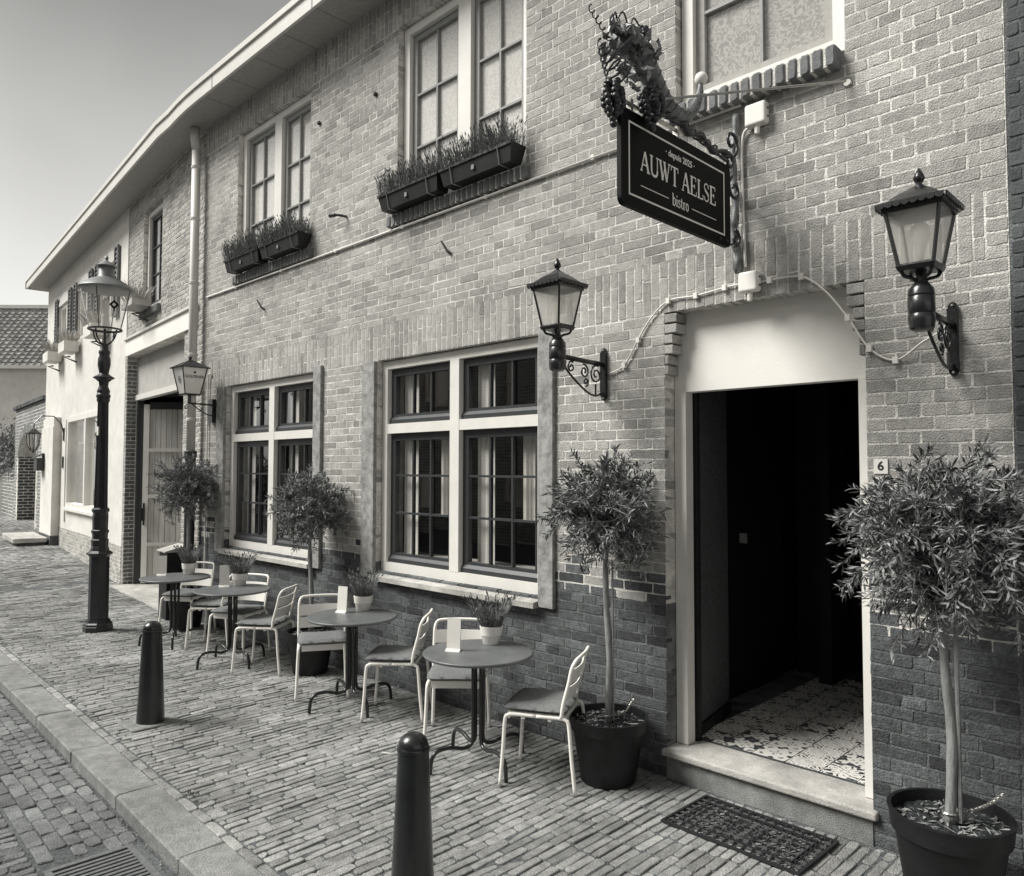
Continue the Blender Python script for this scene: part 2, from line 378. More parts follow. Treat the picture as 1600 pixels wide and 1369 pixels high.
class Pieces:
    """keeps bricks until all are known: the 300 that show largest become parts, the rest one 'stuff' part"""
    def __init__(s, U, V, W, org=Vector((0,0,0)), xf=None): s.L = []; s.U, s.V, s.W, s.org, s.xf = U, V, W, org, xf or (lambda p: p)
    def add(s, u, v, lu, lv, lw, w=0., tone=.5, bev=.004, jit=.0015, rr=.007, d=None):
        s.L.append((u, v, lu, lv, lw, w, tone, bev, jit, rr, d))
    def emit(s, parent, material, pname, sname, n=300, lib_tones=6, tags=None):
        def size(p):
            u, v, lu, lv = p[:4]; c = s.org + s.U*u + s.V*v + s.W*p[5]
            a = []
            for du, dv in ((-1,-1),(1,-1),(1,1),(-1,1)):
                q = project(s.xf(c + s.U*(du*lu/2) + s.V*(dv*lv/2)))
                if q is None: return -1
                a.append(q)
            cx = sum(q[0] for q in a)/4; cy = sum(q[1] for q in a)/4
            if not (-5 < cx < 1605 and -5 < cy < 1374): return -1
            return abs(sum(a[i][0]*a[(i+1) % 4][1]-a[(i+1) % 4][0]*a[i][1] for i in range(4)))/2
        order = sorted(range(len(s.L)), key=lambda i: -size(s.L[i])); big = set(order[:n]) if n else set()
        big = {i for i in big if size(s.L[i]) > 0}
        lib = {}; rest = MB()
        for i, (u, v, lu, lv, lw, w, tone, bev, jit, rr, d) in enumerate(s.L):
            U, V = s.U, s.V
            if d: U, V = U*math.cos(d)+V*math.sin(d), V*math.cos(d)-U*math.sin(d)
            c = s.org + s.U*u + s.V*v + s.W*w
            if i in big:
                k = (round(lu, 3), round(lv, 3), round(tone*lib_tones), rnd.randrange(3), round(d or 0, 2))
                if k not in lib: lib[k] = MB().block(Vector((0,0,0)), U, V, s.W, lu, lv, lw, bev, jit, rr, tone).mesh(pname, material)
                ob = link(pname, lib[k], parent, loc=c)
            else: rest.block(c, U, V, s.W, lu, lv, lw, bev, jit, rr, tone)
        if rest.f: rest.build(sname, material, parent, kind='stuff')
def btone(rg=rnd):
    t = rg.gauss(.5, .2)
    if rg.random() < .07: t -= .38
    return max(0, min(1, t))
# ------------------------------------------------------------------ ground
def kl(x): return -2.404 - .033*(x+6.15)          # road side of the kerb
g = MB()
xs = [-60, -40, -30, -26, -24, -22, -20, -18, -16.5, -15, -14, -13.2, -12, -10, -8, -6, -4, -2, 0, 3, 8]
for a, b in zip(xs[:-1], xs[1:]):
    ka, kb = (kl(a)+.02, kl(b)+.02)
    y1 = 12 if b <= -9 else .3
    g.quad((a, ka, rise(a)-.007), (b, kb, rise(b)-.007), (b, y1, rise(b)-.007), (a, y1, rise(a)-.007))
pav = g.build('pavement', M_JOINT, kind='structure')
pc = Pieces(Y3, X3, Z3)
x = .55; ri = 0
while x > -16.2:
    wob = .004*math.sin(x*2.1)
    w = .050 + rnd.uniform(-.003, .003); y = -.075 - (.105 if ri % 2 else 0) - rnd.uniform(0, .02); first = True
    ylim = kl(x)+.306
    y0 = -.01
    if x < -9.3: y0 = (-9.3-x)*.0945 - .01; y = y0 - (.105 if ri % 2 else 0)
    if x < -2.6 or x > -1.4: yy = y0
    else: yy = -.035
    while yy > ylim+.03:
        ln = min(.2 + rnd.uniform(-.006, .006), yy-ylim)
        if yy == y0 and ri % 2: ln = .1
        if rnd.random() < .04: ln = min(ln, .13)
        skip = False
        if not skip:
            pc.add(yy-ln/2, x+wob*1., ln-.005, w-.001, .03, rise(x)+rnd.uniform(-.005, .002), btone(), .0035, .0028, .011, d=rnd.uniform(-.02, .02))
        yy -= ln+.004
    x -= .0565; ri += 1
pc.emit(pav, M_PAVER, 'paver', 'paver_field')
# thin bricks laid lengthwise along the kerb
pc = Pieces(X3, Y3, Z3); x = .6
while x > -22:
    ln = .2+rnd.uniform(-.01, .01); pc.add(x-ln/2, kl(x)+.277, ln-.008, .050, .03, rise(x)+rnd.uniform(-.003, .002), btone(), .005, .0025, .014, d=-.033+rnd.uniform(-.02, .02)); x -= ln
pc.emit(pav, M_PAVER, 'edging_brick', 'edging_bricks', n=60)
# pale concrete collars round the bollards, coarse far paving
for bx, by in ((-5.836, -1.82), (-2.60, -1.94)):
    MB().block(Vector((bx, by, .006)), X3, Y3, Z3, .30, .36, .03, .004, .006, .02).build('collar_slab', M_KERB, pav)
fp = MB(); x = -16.25
while x > -30:
    y = kl(x)+.34; 
    while y < (-9.3-x)*.0945+.6:
        fp.block(Vector((x, y, rise(x)+rnd.uniform(-.004, .002))), X3, Y3, Z3, .17, .10, .02, .006, .003, .02, btone()); y += .108
    x -= .18
fp.build('far_paving', M_PAVER, pav, kind='stuff')
# kerb
kb = MB(); kb.box(-30, 4, -.1, -.05, -.2, -.12); kerb = tag(link('kerb', kb.mesh('kerb', M_JOINT)), kind='structure'); 
x = .9; i = 0
while x > -26:
    ln = .93 + rnd.uniform(-.05, .05); xc = x-ln/2
    if x < -18: ln = 1.0
    MB().block(Vector((xc, kl(xc)+.130, rise(xc)+.004+rnd.uniform(-.002, .002))), Vector((1, -.033, 0)), Vector((.033, 1, 0)), Z3, ln-.004, .232, .17, .009, .003, .010, btone()).build('kerb_stone', M_KERB, kerb)
    x -= ln; i += 1
kerb.location = (0, 0, 0)
# road
g = MB(); 
for a, b in zip(xs[:-1], xs[1:]):
    g.quad((a, -14, rise(a)-.044), (b, -14, rise(b)-.044), (b, kl(b)-.025, rise(b)-.044), (a, kl(a)-.025, rise(a)-.044)); g.quad((a, kl(a)-.025, rise(a)-.075), (b, kl(b)-.025, rise(b)-.075), (b, kl(b)+.05, rise(b)-.075), (a, kl(a)+.05, rise(a)-.075))
road = g.build('road', M_JOINT, kind='structure')
pc = Pieces(X3, Y3, Z3)
GX0, GX1, GY0, GY1 = -4.11, -3.62, -2.94, -2.55
for r in range(4):
    x = -2.0 - r*.06
    while x > -19:
        ln = rnd.choice((.10, .115, .13, .15, .09)); xc = x-ln/2; yc = kl(xc)-.064-r*.070
        if not (GX0-.07 < xc < GX1+.1 and GY0-.03 < yc < GY1+.03):
            pc.add(xc, yc, ln-.006, .064, .03, -.036+rise(xc)+rnd.uniform(-.004, .003), btone(), .0045, .0035, .014, d=-.033+rnd.uniform(-.03, .03))
        x -= ln
for r in range(2):
    x = -2.0 - r*.1
    while x > -19:
        xc = x-.105; yc = kl(xc)-.347-r*.078
        if not (GX0-.1 < xc < GX1+.1 and GY0-.03 < yc < GY1): pc.add(xc, yc, .2, .07, .03, -.036+rise(xc)+rnd.uniform(-.004, .003), btone(), .0045, .003, .012, d=-.033+rnd.uniform(-.02, .02))
        x -= .21
x = -2.4; ri = 0
while x > -12:
    y = kl(x)-.475-(.10 if ri % 2 else .0)
    while y > -4.6:
        ln = .2+rnd.uniform(-.01, .01)
        if ri % 2 and y > kl(x)-.6: pc.add(x+(y+3.3)*.05+.004, y+.05, .062, .09, .03, -.036, btone(), .005, .004, .014)
        if GX0-.05 < x < GX1+.06 and y-ln < GY1+.02 and y > GY0-.02: y -= ln+.004; continue
        pc.add(x+(y+3.3)*.05, y-ln/2, .062, ln-.008, .03, -.036+rnd.uniform(-.005, .003), btone(), .005, .004, .014, d=rnd.uniform(-.03, .03)); y -= ln+.004
    x -= .069; ri += 1
pc.emit(road, M_SETT, 'sett', 'setts')
# grit and dead leaves in the channel between kerb and road
db = MB()
for i in range(1500):
    x = -2.4-rnd.random()**1.3*8; y = kl(x)-.015-abs(rnd.gauss(0, .02)); s = rnd.uniform(.002, .009)
    z = -.070+rnd.uniform(0, .032); a = rnd.uniform(0, PI)
    dx, dy = math.cos(a)*s, math.sin(a)*s
    db.add([(x-dx, y-dy, z), (x+dy*.6, y-dx*.6, z), (x+dx, y+dy, z+s*.5), (x-dy*.6, y+dx*.6, z+s*.3), (x, y, z+s*.9)], [(0,1,4),(1,2,4),(2,3,4),(3,0,4)], rnd.random())
for i in range(900):
    x = -.4-rnd.random()*8; y = -.02-abs(rnd.gauss(0, .06)) if rnd.random() < .6 else rnd.uniform(-2, -.1); s = rnd.uniform(.002, .006); a = rnd.uniform(0, PI); z = .001
    dx, dy = math.cos(a)*s, math.sin(a)*s
    db.add([(x-dx, y-dy, z), (x+dy*.6, y-dx*.6, z), (x+dx, y+dy, z+s*.3), (x-dy*.6, y+dx*.6, z+s*.2), (x, y, z+s*.6)], [(0,1,4),(1,2,4),(2,3,4),(3,0,4)], rnd.random())
tag(db.build('grit', mat('grit', .30, .9, .2, 40, tone=.8)), 'fine grit and dry leaf bits in the gutter by the kerb', 'grit', kind='stuff')

# ------------------------------------------------------------------ bistro building
TOP = 6.10
bis = thing('bistro_building', 'long pale brick bistro with an open black doorway and cream windows', 'building', (-5, 0, 0))
bis.location = (0, 0, 0)
DOOR = (-2.605, -1.412, .0, 2.82)
OPS = [DOOR, (-5.62, -3.64, .93, 2.82), (-8.62, -6.655, .93, 2.82),
       (-5.345, -3.785, 4.04, 5.765), (-8.42, -6.815, 4.04, 5.765), (-2.512, -1.49, 4.0, 5.765)]
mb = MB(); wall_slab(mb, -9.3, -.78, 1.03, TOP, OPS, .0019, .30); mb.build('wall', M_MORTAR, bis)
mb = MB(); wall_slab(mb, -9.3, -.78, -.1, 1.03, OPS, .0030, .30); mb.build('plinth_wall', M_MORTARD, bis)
BAND = [(-9.4, -.868, 2.82, 3.155), (-9.4, -.5, 5.765, TOP)]
steps_l = [(-2.605, -2.61+.03*(i+1), 2.435+.128*i, 2.435+.128*(i+1)) for i in range(3)]
fr = Pieces(X3, Z3, -Y3); fd = Pieces(X3, Z3, -Y3)
ALL = OPS + BAND
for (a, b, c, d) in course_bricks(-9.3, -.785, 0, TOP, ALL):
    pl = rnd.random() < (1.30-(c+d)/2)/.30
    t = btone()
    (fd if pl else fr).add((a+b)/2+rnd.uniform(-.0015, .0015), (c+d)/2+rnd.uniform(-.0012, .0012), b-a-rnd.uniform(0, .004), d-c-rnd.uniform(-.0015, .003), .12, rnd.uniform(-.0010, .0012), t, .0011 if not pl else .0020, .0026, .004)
for a0, a1, z0 in ((-9.3, -.868, 2.82), (-9.3, -.79, 5.765)):
    for (a, b, c, d) in soldier_bricks(a0, a1, z0): fr.add((a+b)/2, (c+d)/2, b-a, d-c, .12, rnd.uniform(-.0008, .001), btone(), .0014, .0022, .004)
# corbelled shoulders of the doorway, two courses a step
for i in range(3):
    for side in (0, 1):
        for k in range(2):
            z = 2.436+.128*i+.064*k+.026
            w = .03*(i+1)+.0
            u = (-2.605+w/2) if side == 0 else (-1.412-w/2)
            fr.add(u, z, w-.002, .0525, .115, .0008, btone(), .003, .001, .003)
fr.emit(bis, M_BRICK, 'brick', 'brickwork', n=210)
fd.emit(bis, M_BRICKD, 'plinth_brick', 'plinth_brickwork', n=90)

# eave: fascia, gutter and soffit follow the bend
def eave(mbf, mbs, P, wallP, ov, zb, zt):
    """P: points of the outer edge (xy) ; wallP: matching wall points"""
    for (a, b), (c, d) in zip(zip(P[:-1], P[1:]), zip(wallP[:-1], wallP[1:])):
        a3, b3 = Vector((*a, 0)), Vector((*b, 0)); n = Vector(((b3-a3).y, -(b3-a3).x, 0)).normalized()
        if n.y > 0: n = -n
        def q(p, z, o=0): return (p[0]-n.x*o, p[1]-n.y*o, z)
        mbf.quad(q(a, zb), q(b, zb), q(b, zt), q(a, zt)); mbf.quad(q(a, zb, .03), q(b, zb, .03), q(b, zb), q(a, zb))
        mbf.quad(q(a, zt), q(b, zt), q(b, zt, .12), q(a, zt, .12)); mbf.quad(q(a, zb+.03, .03), q(a, zb, .03), q(b, zb, .03), q(b, zb+.03, .03))
        mbf.quad(q(a, zt-.05, -.022), q(b, zt-.05, -.022), q(b, zt+.01, -.022), q(a, zt+.01, -.022)); mbf.quad(q(a, zt-.05, 0), q(b, zt-.05, 0), q(b, zt-.05, -.022), q(a, zt-.05, -.022))
        mbf.quad(q(a, zt+.01, -.022), q(b, zt+.01, -.022), q(b, zt+.01, .1), q(a, zt+.01, .1))
        mbs.quad((c[0], c[1], zb+.028), (d[0], d[1], zb+.028), q(b, zb+.028, .02), q(a, zb+.028, .02))
def e2(s, y): p = P2(s, y); return (p.x, p.y)
Pm = [(.5, -.43), (-8.6, -.43)]; Wm = [(.5, .02), (-8.6, .02)]
f, s_ = MB(), MB(); eave(f, s_, Pm, Wm, .43, 6.075, 6.275)
f.build('fascia', M_FASCIA, bis); s_.build('soffit', M_SOFFIT, bis)
for i in range(5): MB().box(-8.2+2.1*i, -8.18+2.1*i, -.4325, -.4285, 6.08, 6.22).build('fascia_joint', M_SASHL, bis)
for i in range(15): MB().box(-8.5+.6*i, -8.494+.6*i, -.40, .0, 6.0995, 6.1035).build('soffit_joint', M_SASHL, bis)
rb = MB(); rb.quad((-9.3, -.3, 6.29), (3.2, -.3, 6.29), (3.2, 4.2, 9.6), (-9.3, 4.2, 9.6)); rb.quad((3.2, 8.7, 6.2), (-9.3, 8.7, 6.2), (-9.3, 4.2, 9.6), (3.2, 4.2, 9.6)); rb.build('roof', M_TILE, bis)
bw_ = MB(); bw_.box(-9.25, 3.0, 8.3, 8.5, 0, 6.2); bw_.build('back_wall', M_BRICK, bis)

# ---- windows (part) > sub-parts
def bars(par, name, m, x0, x1, z0, z1, vs, hs, y, w=.018, dp=.03):
    for v in vs: MB().box(v-w/2, v+w/2, y-dp/2, y+dp/2, z0, z1).build(name, m, par)
    for h in hs:
        mb = MB(); cuts = [x0]+[c for v in vs for c in (v-w/2-.0005, v+w/2+.0005)]+[x1]
        for i in range(0, len(cuts), 2): mb.add([(cuts[i], y-dp/2-.001, h-w/2), (cuts[i+1], y-dp/2-.001, h-w/2), (cuts[i+1], y-dp/2-.001, h+w/2), (cuts[i], y-dp/2-.001, h+w/2), (cuts[i], y+dp/2, h-w/2), (cuts[i+1], y+dp/2, h-w/2), (cuts[i+1], y+dp/2, h+w/2), (cuts[i], y+dp/2, h+w/2)], [(0,1,2,3),(1,5,6,2),(5,4,7,6),(4,0,3,7),(3,2,6,7),(4,5,1,0)])
        mb.build(name, m, par)
def frame_box(mb, x0, x1, z0, z1, w, ya, yb, wb=None):
    wb = wb or w
    mb.box(x0, x1, ya, yb, z0, z0+wb); mb.box(x0, x1, ya, yb, z1-w, z1); mb.box(x0, x0+w, ya, yb, z0+wb, z1-w); mb.box(x1-w, x1, ya, yb, z0+wb, z1-w)
def panes(par, x0, x1, z0, z1, vs, hs, y, m=M_GLASS):
    X = [x0]+list(vs)+[x1]; Z = [z0]+list(hs)+[z1]
    for i in range(len(X)-1):
        for j in range(len(Z)-1):
            tl = rnd.uniform(-.004, .004); tz = rnd.uniform(-.003, .003)
            MB().quad((X[i]+.004, y+tl, Z[j]+.004), (X[i+1]-.004, y-tl, Z[j]+.004), (X[i+1]-.004, y-tl+tz, Z[j+1]-.004), (X[i]+.004, y+tl+tz, Z[j+1]-.004)).build('pane', m, par)
def sash(par, x0, x1, z0, z1, vs, hs, sw=.062, yb=.10, drip=True):
    mb = MB(); frame_box(mb, x0+.003, x1-.003, z0+.003, z1-.003, sw, yb, yb+.045, sw+.02)
    if drip: mb.add([(x0+.004, yb-.022, z0+.004), (x1-.004, yb-.022, z0+.004), (x1-.004, yb-.022, z0+.035), (x0+.004, yb-.022, z0+.035), (x0+.004, yb-.001, z0+.004), (x1-.004, yb-.001, z0+.004), (x1-.004, yb-.001, z0+.062), (x0+.004, yb-.001, z0+.062)], [(0,1,2,3),(3,2,6,7),(0,3,7,4),(1,5,6,2),(0,4,5,1)])
    mb.build('sash', M_SASH, par)
    bars(par, 'muntin', M_SASH, x0+sw, x1-sw, z0+sw+.02, z1-sw, vs, hs, yb+.02)
    panes(par, x0+sw, x1-sw, z0+sw+.02, z1-sw, vs, hs, yb+.026)
def pleat(par, x0, x1, z0, z1, y, m=M_CURT, n=8, amp=.015, flare=0., top_out=0.):
    mb = MB(); N_ = n*4
    def pt(i, z, k): return (x0+(x1-x0)*i/N_*(1+flare*k)+top_out*k, y+amp*math.sin(i*PI/2+.7*math.sin(i)), z)
    for i in range(N_): mb.quad(pt(i, z0, 1), pt(i+1, z0, 1), pt(i+1, z1, 0), pt(i, z1, 0))
    mb.build('curtain', m, par, smooth=True)
def ground_window(x0, x1, lab):
    z0, z1 = .945, 2.80; f0 = x0+.012; f1 = x1-.008; fw_ = .07; mid0 = f0+.975*(f1-f0)/1.955; ya, yb = .055, .165
    mb = MB(); frame_box(mb, f0, f1, z0, z1+.01, fw_, ya, yb, .085)
    mb.box(mid0-.055, mid0+.055, ya-.002, yb, z0+.085, z1+.01-fw_); mb.box(f0+fw_, mid0-.055, ya+.001, yb, 2.165, 2.25); mb.box(mid0+.055, f1-fw_, ya+.001, yb, 2.165, 2.25)
    w = mb.build('window', M_CREAM, bis)
    if lab: w['label'] = lab
    for a, b in ((f0+fw_, mid0-.055), (mid0+.055, f1-fw_)):
        iw = b-a-.124; vs = [a+.062+iw*.335, a+.062+iw*.665]
        sash(w, a, b, 2.25, z1-.06, vs, [], yb=.10)
        sash(w, a, b, z0+.085, 2.165, vs, [1.465, 1.795], yb=.10)
        pleat(w, a+.07, a+.27, 1.02, 2.72, .20, n=3, amp=.006)
        pleat(w, b-.30, b-.16, 1.45, 2.15, .22, n=3, amp=.01)
        mb2 = MB().box(a-.05, b+.05, .17, .42, 1.06, 1.09); mb2.build('window_board', M_CREAM, w)
    # stone surround and sill
    for jx0, jx1, jz0, jz1 in ((x0-.19, x0-.002, .885, 2.815), (x1+.002, x1+.142, .885, 2.865)):
        MB().block(Vector(((jx0+jx1)/2, -.032, (jz0+jz1)/2)), X3, Z3, -Y3, jx1-jx0, jz1-jz0, .10, .004, .001, .004).build('stone_jamb', M_JAMB, bis)
    mb = MB(); mb.add([(x0+.001, -.075, .878), (x1-.001, -.075, .878), (x1-.001, .06, .878), (x0+.001, .06, .878), (x0+.001, -.075, .918), (x1-.001, -.075, .918), (x1-.001, .06, .943), (x0+.001, .06, .943)], [(0,3,2,1),(4,5,6,7),(0,1,5,4),(1,2,6,5),(2,3,7,6),(3,0,4,7)])
    mb.build('stone_sill', M_STONE, bis)
ground_window(-5.62, -3.64, 'cream window closer to the doorway')
ground_window(-8.62, -6.655, None)
def upper_window(x0, x1, zs=4.04, split=True):
    z1 = 5.76; f0, f1 = x0+.012, x1-.008; ya, yb = .06, .15
    mb = MB(); frame_box(mb, f0, f1, zs+.01, z1, .075, ya, yb)
    if split: mid = (f0+f1)/2+.03; mb.box(mid-.075, mid+.075, ya-.002, yb, zs+.085, z1-.075); spans = ((f0+.075, mid-.075), (mid+.075, f1-.075))
    else: spans = ((f0+.075, f1-.075),)
    w = mb.build('window', M_CREAM, bis)
    for a, b in spans:
        c = (a+b)/2; mb = MB(); frame_box(mb, a+.003, b-.003, zs+.088, z1-.078, .055, .10, .14); mb.build('sash', M_SASHL if split else M_SOFFIT, w)
        bars(w, 'muntin', M_SASHL, a+.058, b-.058, zs+.143, z1-.133, [c], [4.665, 5.135], .118)
        panes(w, a+.058, b-.058, zs+.143, z1-.133, [c], [4.665, 5.135], .125)
        MB().quad((a+.055 if split else a+.06, .134, zs+.05), (b-.02, .134, zs+.05), (b-.02, .134, z1-.1), (a+.055 if split else a+.06, .134, z1-.1)).build('curtain', M_BRIGHTLACE if split else M_LACE, w)
        MB().quad((a-.02, .32, zs), (b+.02, .32, zs), (b+.02, .32, z1), (a-.02, .32, z1)).build('dark_backing', M_DARK, w)  # dark sheet in place of the unlit room behind the curtain
    return w
upper_window(-5.345, -3.785); upper_window(-8.42, -6.815); upper_window(-2.512, -1.49, 4.07, False)
# rowlock sills below the upper windows
def rowlock(x0, x1, z0, z1, proud, tone0=.5):
    n = max(1, int(round((x1-x0)/.066))); st = (x1-x0)/n
    for i in range(n):
        MB().block(Vector((x0+(i+.5)*st, -proud+rnd.uniform(-.004, .004), (z0+z1)/2+rnd.uniform(-.002, .002))), X3, Z3, -Y3, st-.010, z1-z0, proud+.06, .010, .002, .012, btone()*.6+tone0*.4).build('sill_brick', mat('sill_brick', .19, .85, .2, 22, .5, 80, .3, tone=.35), bis)
    MB().box(x0+.01, x1-.012, -proud+.010, .02, z0+.006, z1-.006).build('sill_mortar', M_MORTAR, bis)
rowlock(-5.44, -3.735, 3.970, 4.073, .050); rowlock(-8.44, -6.72, 3.972, 4.075, .050); rowlock(-2.52, -1.50, 3.945, 4.06, .085, .35)

# rooms behind the ground floor windows
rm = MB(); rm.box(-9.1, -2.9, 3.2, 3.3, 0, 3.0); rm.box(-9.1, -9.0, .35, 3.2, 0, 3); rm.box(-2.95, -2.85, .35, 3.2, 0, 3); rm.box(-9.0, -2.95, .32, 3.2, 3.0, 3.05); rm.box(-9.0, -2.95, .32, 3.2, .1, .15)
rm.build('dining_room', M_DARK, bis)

# doorway: cream frame, plaster overpanel, step, hall
fr_ = MB(); fr_.box(-2.60, -2.522, .105, .185, .18, 2.33)
fr_.build('door_jamb', M_CREAM, bis); MB().box(-1.487, -1.413, .105, .185, .18, 2.33).build('door_jamb', M_CREAM, bis)
mb = MB(); mb.box(-2.603, -1.413, .112, .20, 2.33, 2.83); mb.build('plaster_panel', M_PLASTER, bis)
mb = MB(); mb.add([(-2.625, -.035, .125), (-1.385, -.035, .125), (-1.385, .24, .125), (-2.625, .24, .125), (-2.625, -.035, .168), (-1.385, -.035, .168), (-1.385, .24, .182), (-2.625, .24, .182)], [(0,3,2,1),(4,5,6,7),(0,1,5,4),(1,2,6,5),(2,3,7,6),(3,0,4,7)])
st = mb.mesh('step_slab', M_STONE); so = link('step_slab', st, bis)
bv = so.modifiers.new('b', 'BEVEL'); bv.width = .012; bv.segments = 3
mb = MB(); mb.box(-2.603, -1.412, -.006, .24, -.05, .124); mb.build('step_riser', M_KERB, bis)
# hall: left wall with a rough dark finish, then a dark opening and black joinery
hw = MB(); hw.quad((-2.535, .185, .18), (-2.66, .86, .18), (-2.66, .86, 2.7), (-2.535, .185, 2.7)); hw.quad((-2.66, .86, .18), (-2.78, .86, .18), (-2.78, .86, 2.7), (-2.66, .86, 2.7)); hw.build('hall_left_wall', M_DARKWALL, bis)
hw = MB(); hw.add([(-2.533, .19, .18), (-2.658, .85, .18), (-2.64, .855, .18), (-2.515, .195, .18), (-2.533, .19, .255), (-2.658, .85, .255), (-2.64, .855, .255), (-2.515, .195, .255)], [(0,1,5,4),(1,2,6,5),(3,7,6,2),(0,4,7,3),(4,5,6,7)]); hw.build('skirting', M_POTB, bis)
hw = MB(); hw.box(-2.86, -2.80, .86, 2.0, .18, 2.7); hw.box(-2.8, -2.45, 2.28, 2.34, .18, 2.7); hw.box(-2.5, -2.40, 1.98, 2.32, .18, 2.7); hw.box(-2.45, -1.9, 2.6, 2.66, .18, 2.7); hw.box(-1.95, -1.85, 2.3, 2.66, .18, 2.7); hw.box(-1.85, -.9, 2.3, 2.36, .18, 2.7)
hw.box(-.9, -.85, .2, 2.4, .1, 2.7); hw.box(-3, -.8, 2.72, 2.8, .1, 2.8); hw.box(-2.9,-2.5,.2,.23,.1,2.7); hw.box(-1.95,-.85,2.66,2.7,.1,2.7); hw.box(-1.40, -.85, .21, .25, .1, 2.7); hw.box(-2.9, -.85, .2, 2.7, 2.70, 2.75); hw.box(-2.9, -2.86, .3, 2.7, .1, 2.7); hw.box(-2.8, -.9, 2.25, 2.28, .185, .25); hw.build('hall_joinery', mat('hall_black', .016, .45, .2, 8, .1, 30, .4), bis)
hf = MB().box(-2.9, -.85, .243, 2.7, .10, .174).build('hall_floor', M_MORTARD, bis)
ti = 0
for i in range(7):
    for j in range(11):
        cx, cy = -2.62+.2*i+.14, .345+.2*j
        if cx-.1 < -2.54-(cy-.2)*.19 and cy < .85: cxa = None
        k = rnd.randrange(5); me = bpy.data.meshes.get('tile_%d' % k)
        if me is None:
            me = MB().block(Vector((0,0,0)), X3, Y3, Z3, .198, .198, .01, .001, 0, .001).mesh('tile_%d' % k, TILES[k])
        o = link('floor_tile', me, hf, loc=(cx, cy, .187)); ti += 1
# grey switch plate in the hall
MB().box(-2.655, -2.60, 1.02, 1.03, 1.33, 1.40).build('switch_plate', M_MIDPRINT, bis)

# ------------------------------------------------------------------ neighbour on the right
nb = thing('neighbour_house', 'dark brick house wall at the far right edge, joined to the bistro', 'building', (0, 0, 0))
mb = MB(); wall_slab(mb, -.78, 3.1, -.1, TOP, [], .0035, .30); mb.build('wall', M_MORTARD, nb)
pn = Pieces(X3, Z3, -Y3)
for (a, b, c, d) in course_bricks(-.770, 3.0, 0, TOP, [(-.79, 3.1, 5.765, TOP)] if 0 else [], zoff=.03, ch=.0665): 
    pn.add((a+b)/2, (c+d)/2, b-a, d-c, .05, rnd.uniform(-.001, .0015), btone(), .0035, .0015, .006)
pn.emit(nb, M_BRICKN, 'brick', 'brickwork', n=120)

# ------------------------------------------------------------------ garage stretch (turned)
gar = thing('garage_building', 'brick garage house with open plank doors left of the downpipe', 'building', (-9.3, 0, 0), A2)
GO = [(-3.66, -.735, 0, 3.64), (-2.83, -1.86, 4.22, 5.765)]
mb = MB(); wall_slab(mb, -3.75, -.02, 1.12, TOP, GO, .0045, .20); wall_slab(mb, -3.75, -.02, -.1, 1.12, GO, .008, .20); mb.build('wall', M_MORTAR, gar)
pg = Pieces(X3, Z3, -Y3, org=Vector((0,0,0)), xf=lambda p: P2(p.x, p.y, p.z))
for (a, b, c, d) in course_bricks(-3.75, -.005, 0, TOP, GO+[(-3.66, -.2, 3.64, 3.9)]):
    pg.add((a+b)/2, (c+d)/2, b-a, d-c, .10, rnd.uniform(-.0015, .0015), btone()*(.8 if c < 1.1 else 1), .004, .002, .008)
# brick reveal on the left side of the garage opening
for k in range(56):
    z = .064*k+.026
    for q in range(2 if k % 2 else 1):
        pass
pg.emit(gar, M_BRICK, 'brick', 'brickwork', n=60)
rv = MB()
for k in range(56):
    z = .064*k+.026
    for (ya, yb_) in (((.01, .145),) if k % 2 else ((.01, .07), (.08, .145))):
        rv.block(Vector((-3.658, (ya+yb_)/2, z)), Y3, Z3, X3, yb_-ya, .052, .03, .003, .001, .005, btone())
rv.build('reveal_brickwork', mat('shaded_reveal_brick', .2, .9, .2, 20, .5, 80, .2, tone=.3), gar, kind='stuff')  # brick colour darkened for the shade on this side of the opening
mb = MB(); mb.box(-3.66, -.2, -.03, .1, 3.645, 3.895); mb.build('concrete_lintel', M_PLASTER, gar)
mb = MB(); mb.box(-3.70, -.17, -.06, .05, 3.895, 3.93); mb.build('lintel_drip', M_FASCIA, gar)
mb = MB(); mb.box(-3.655, -.74, .15, .25, 3.03, 3.645); mb.build('overpanel', mat('render_grey', .42, .9, .12, 6, .2, 60, .2), gar)
mb = MB(); mb.box(-3.655, -.74, .12, .22, 2.945, 3.028); mb.build('track_beam', M_FASCIA, gar)
mb = MB(); mb.box(-3.655, -3.56, .16, .24, 0, 2.94); mb.build('door_post', M_SASH, gar)
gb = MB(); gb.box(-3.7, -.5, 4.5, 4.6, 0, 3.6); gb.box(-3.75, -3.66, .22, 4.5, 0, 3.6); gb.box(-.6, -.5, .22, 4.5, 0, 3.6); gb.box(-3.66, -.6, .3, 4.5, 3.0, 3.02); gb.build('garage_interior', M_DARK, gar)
gfl = MB(); gfl.box(-3.66, -.7, -.18, 4.5, -.05, .012); gfl.build('threshold_slab', M_STONE, gar)
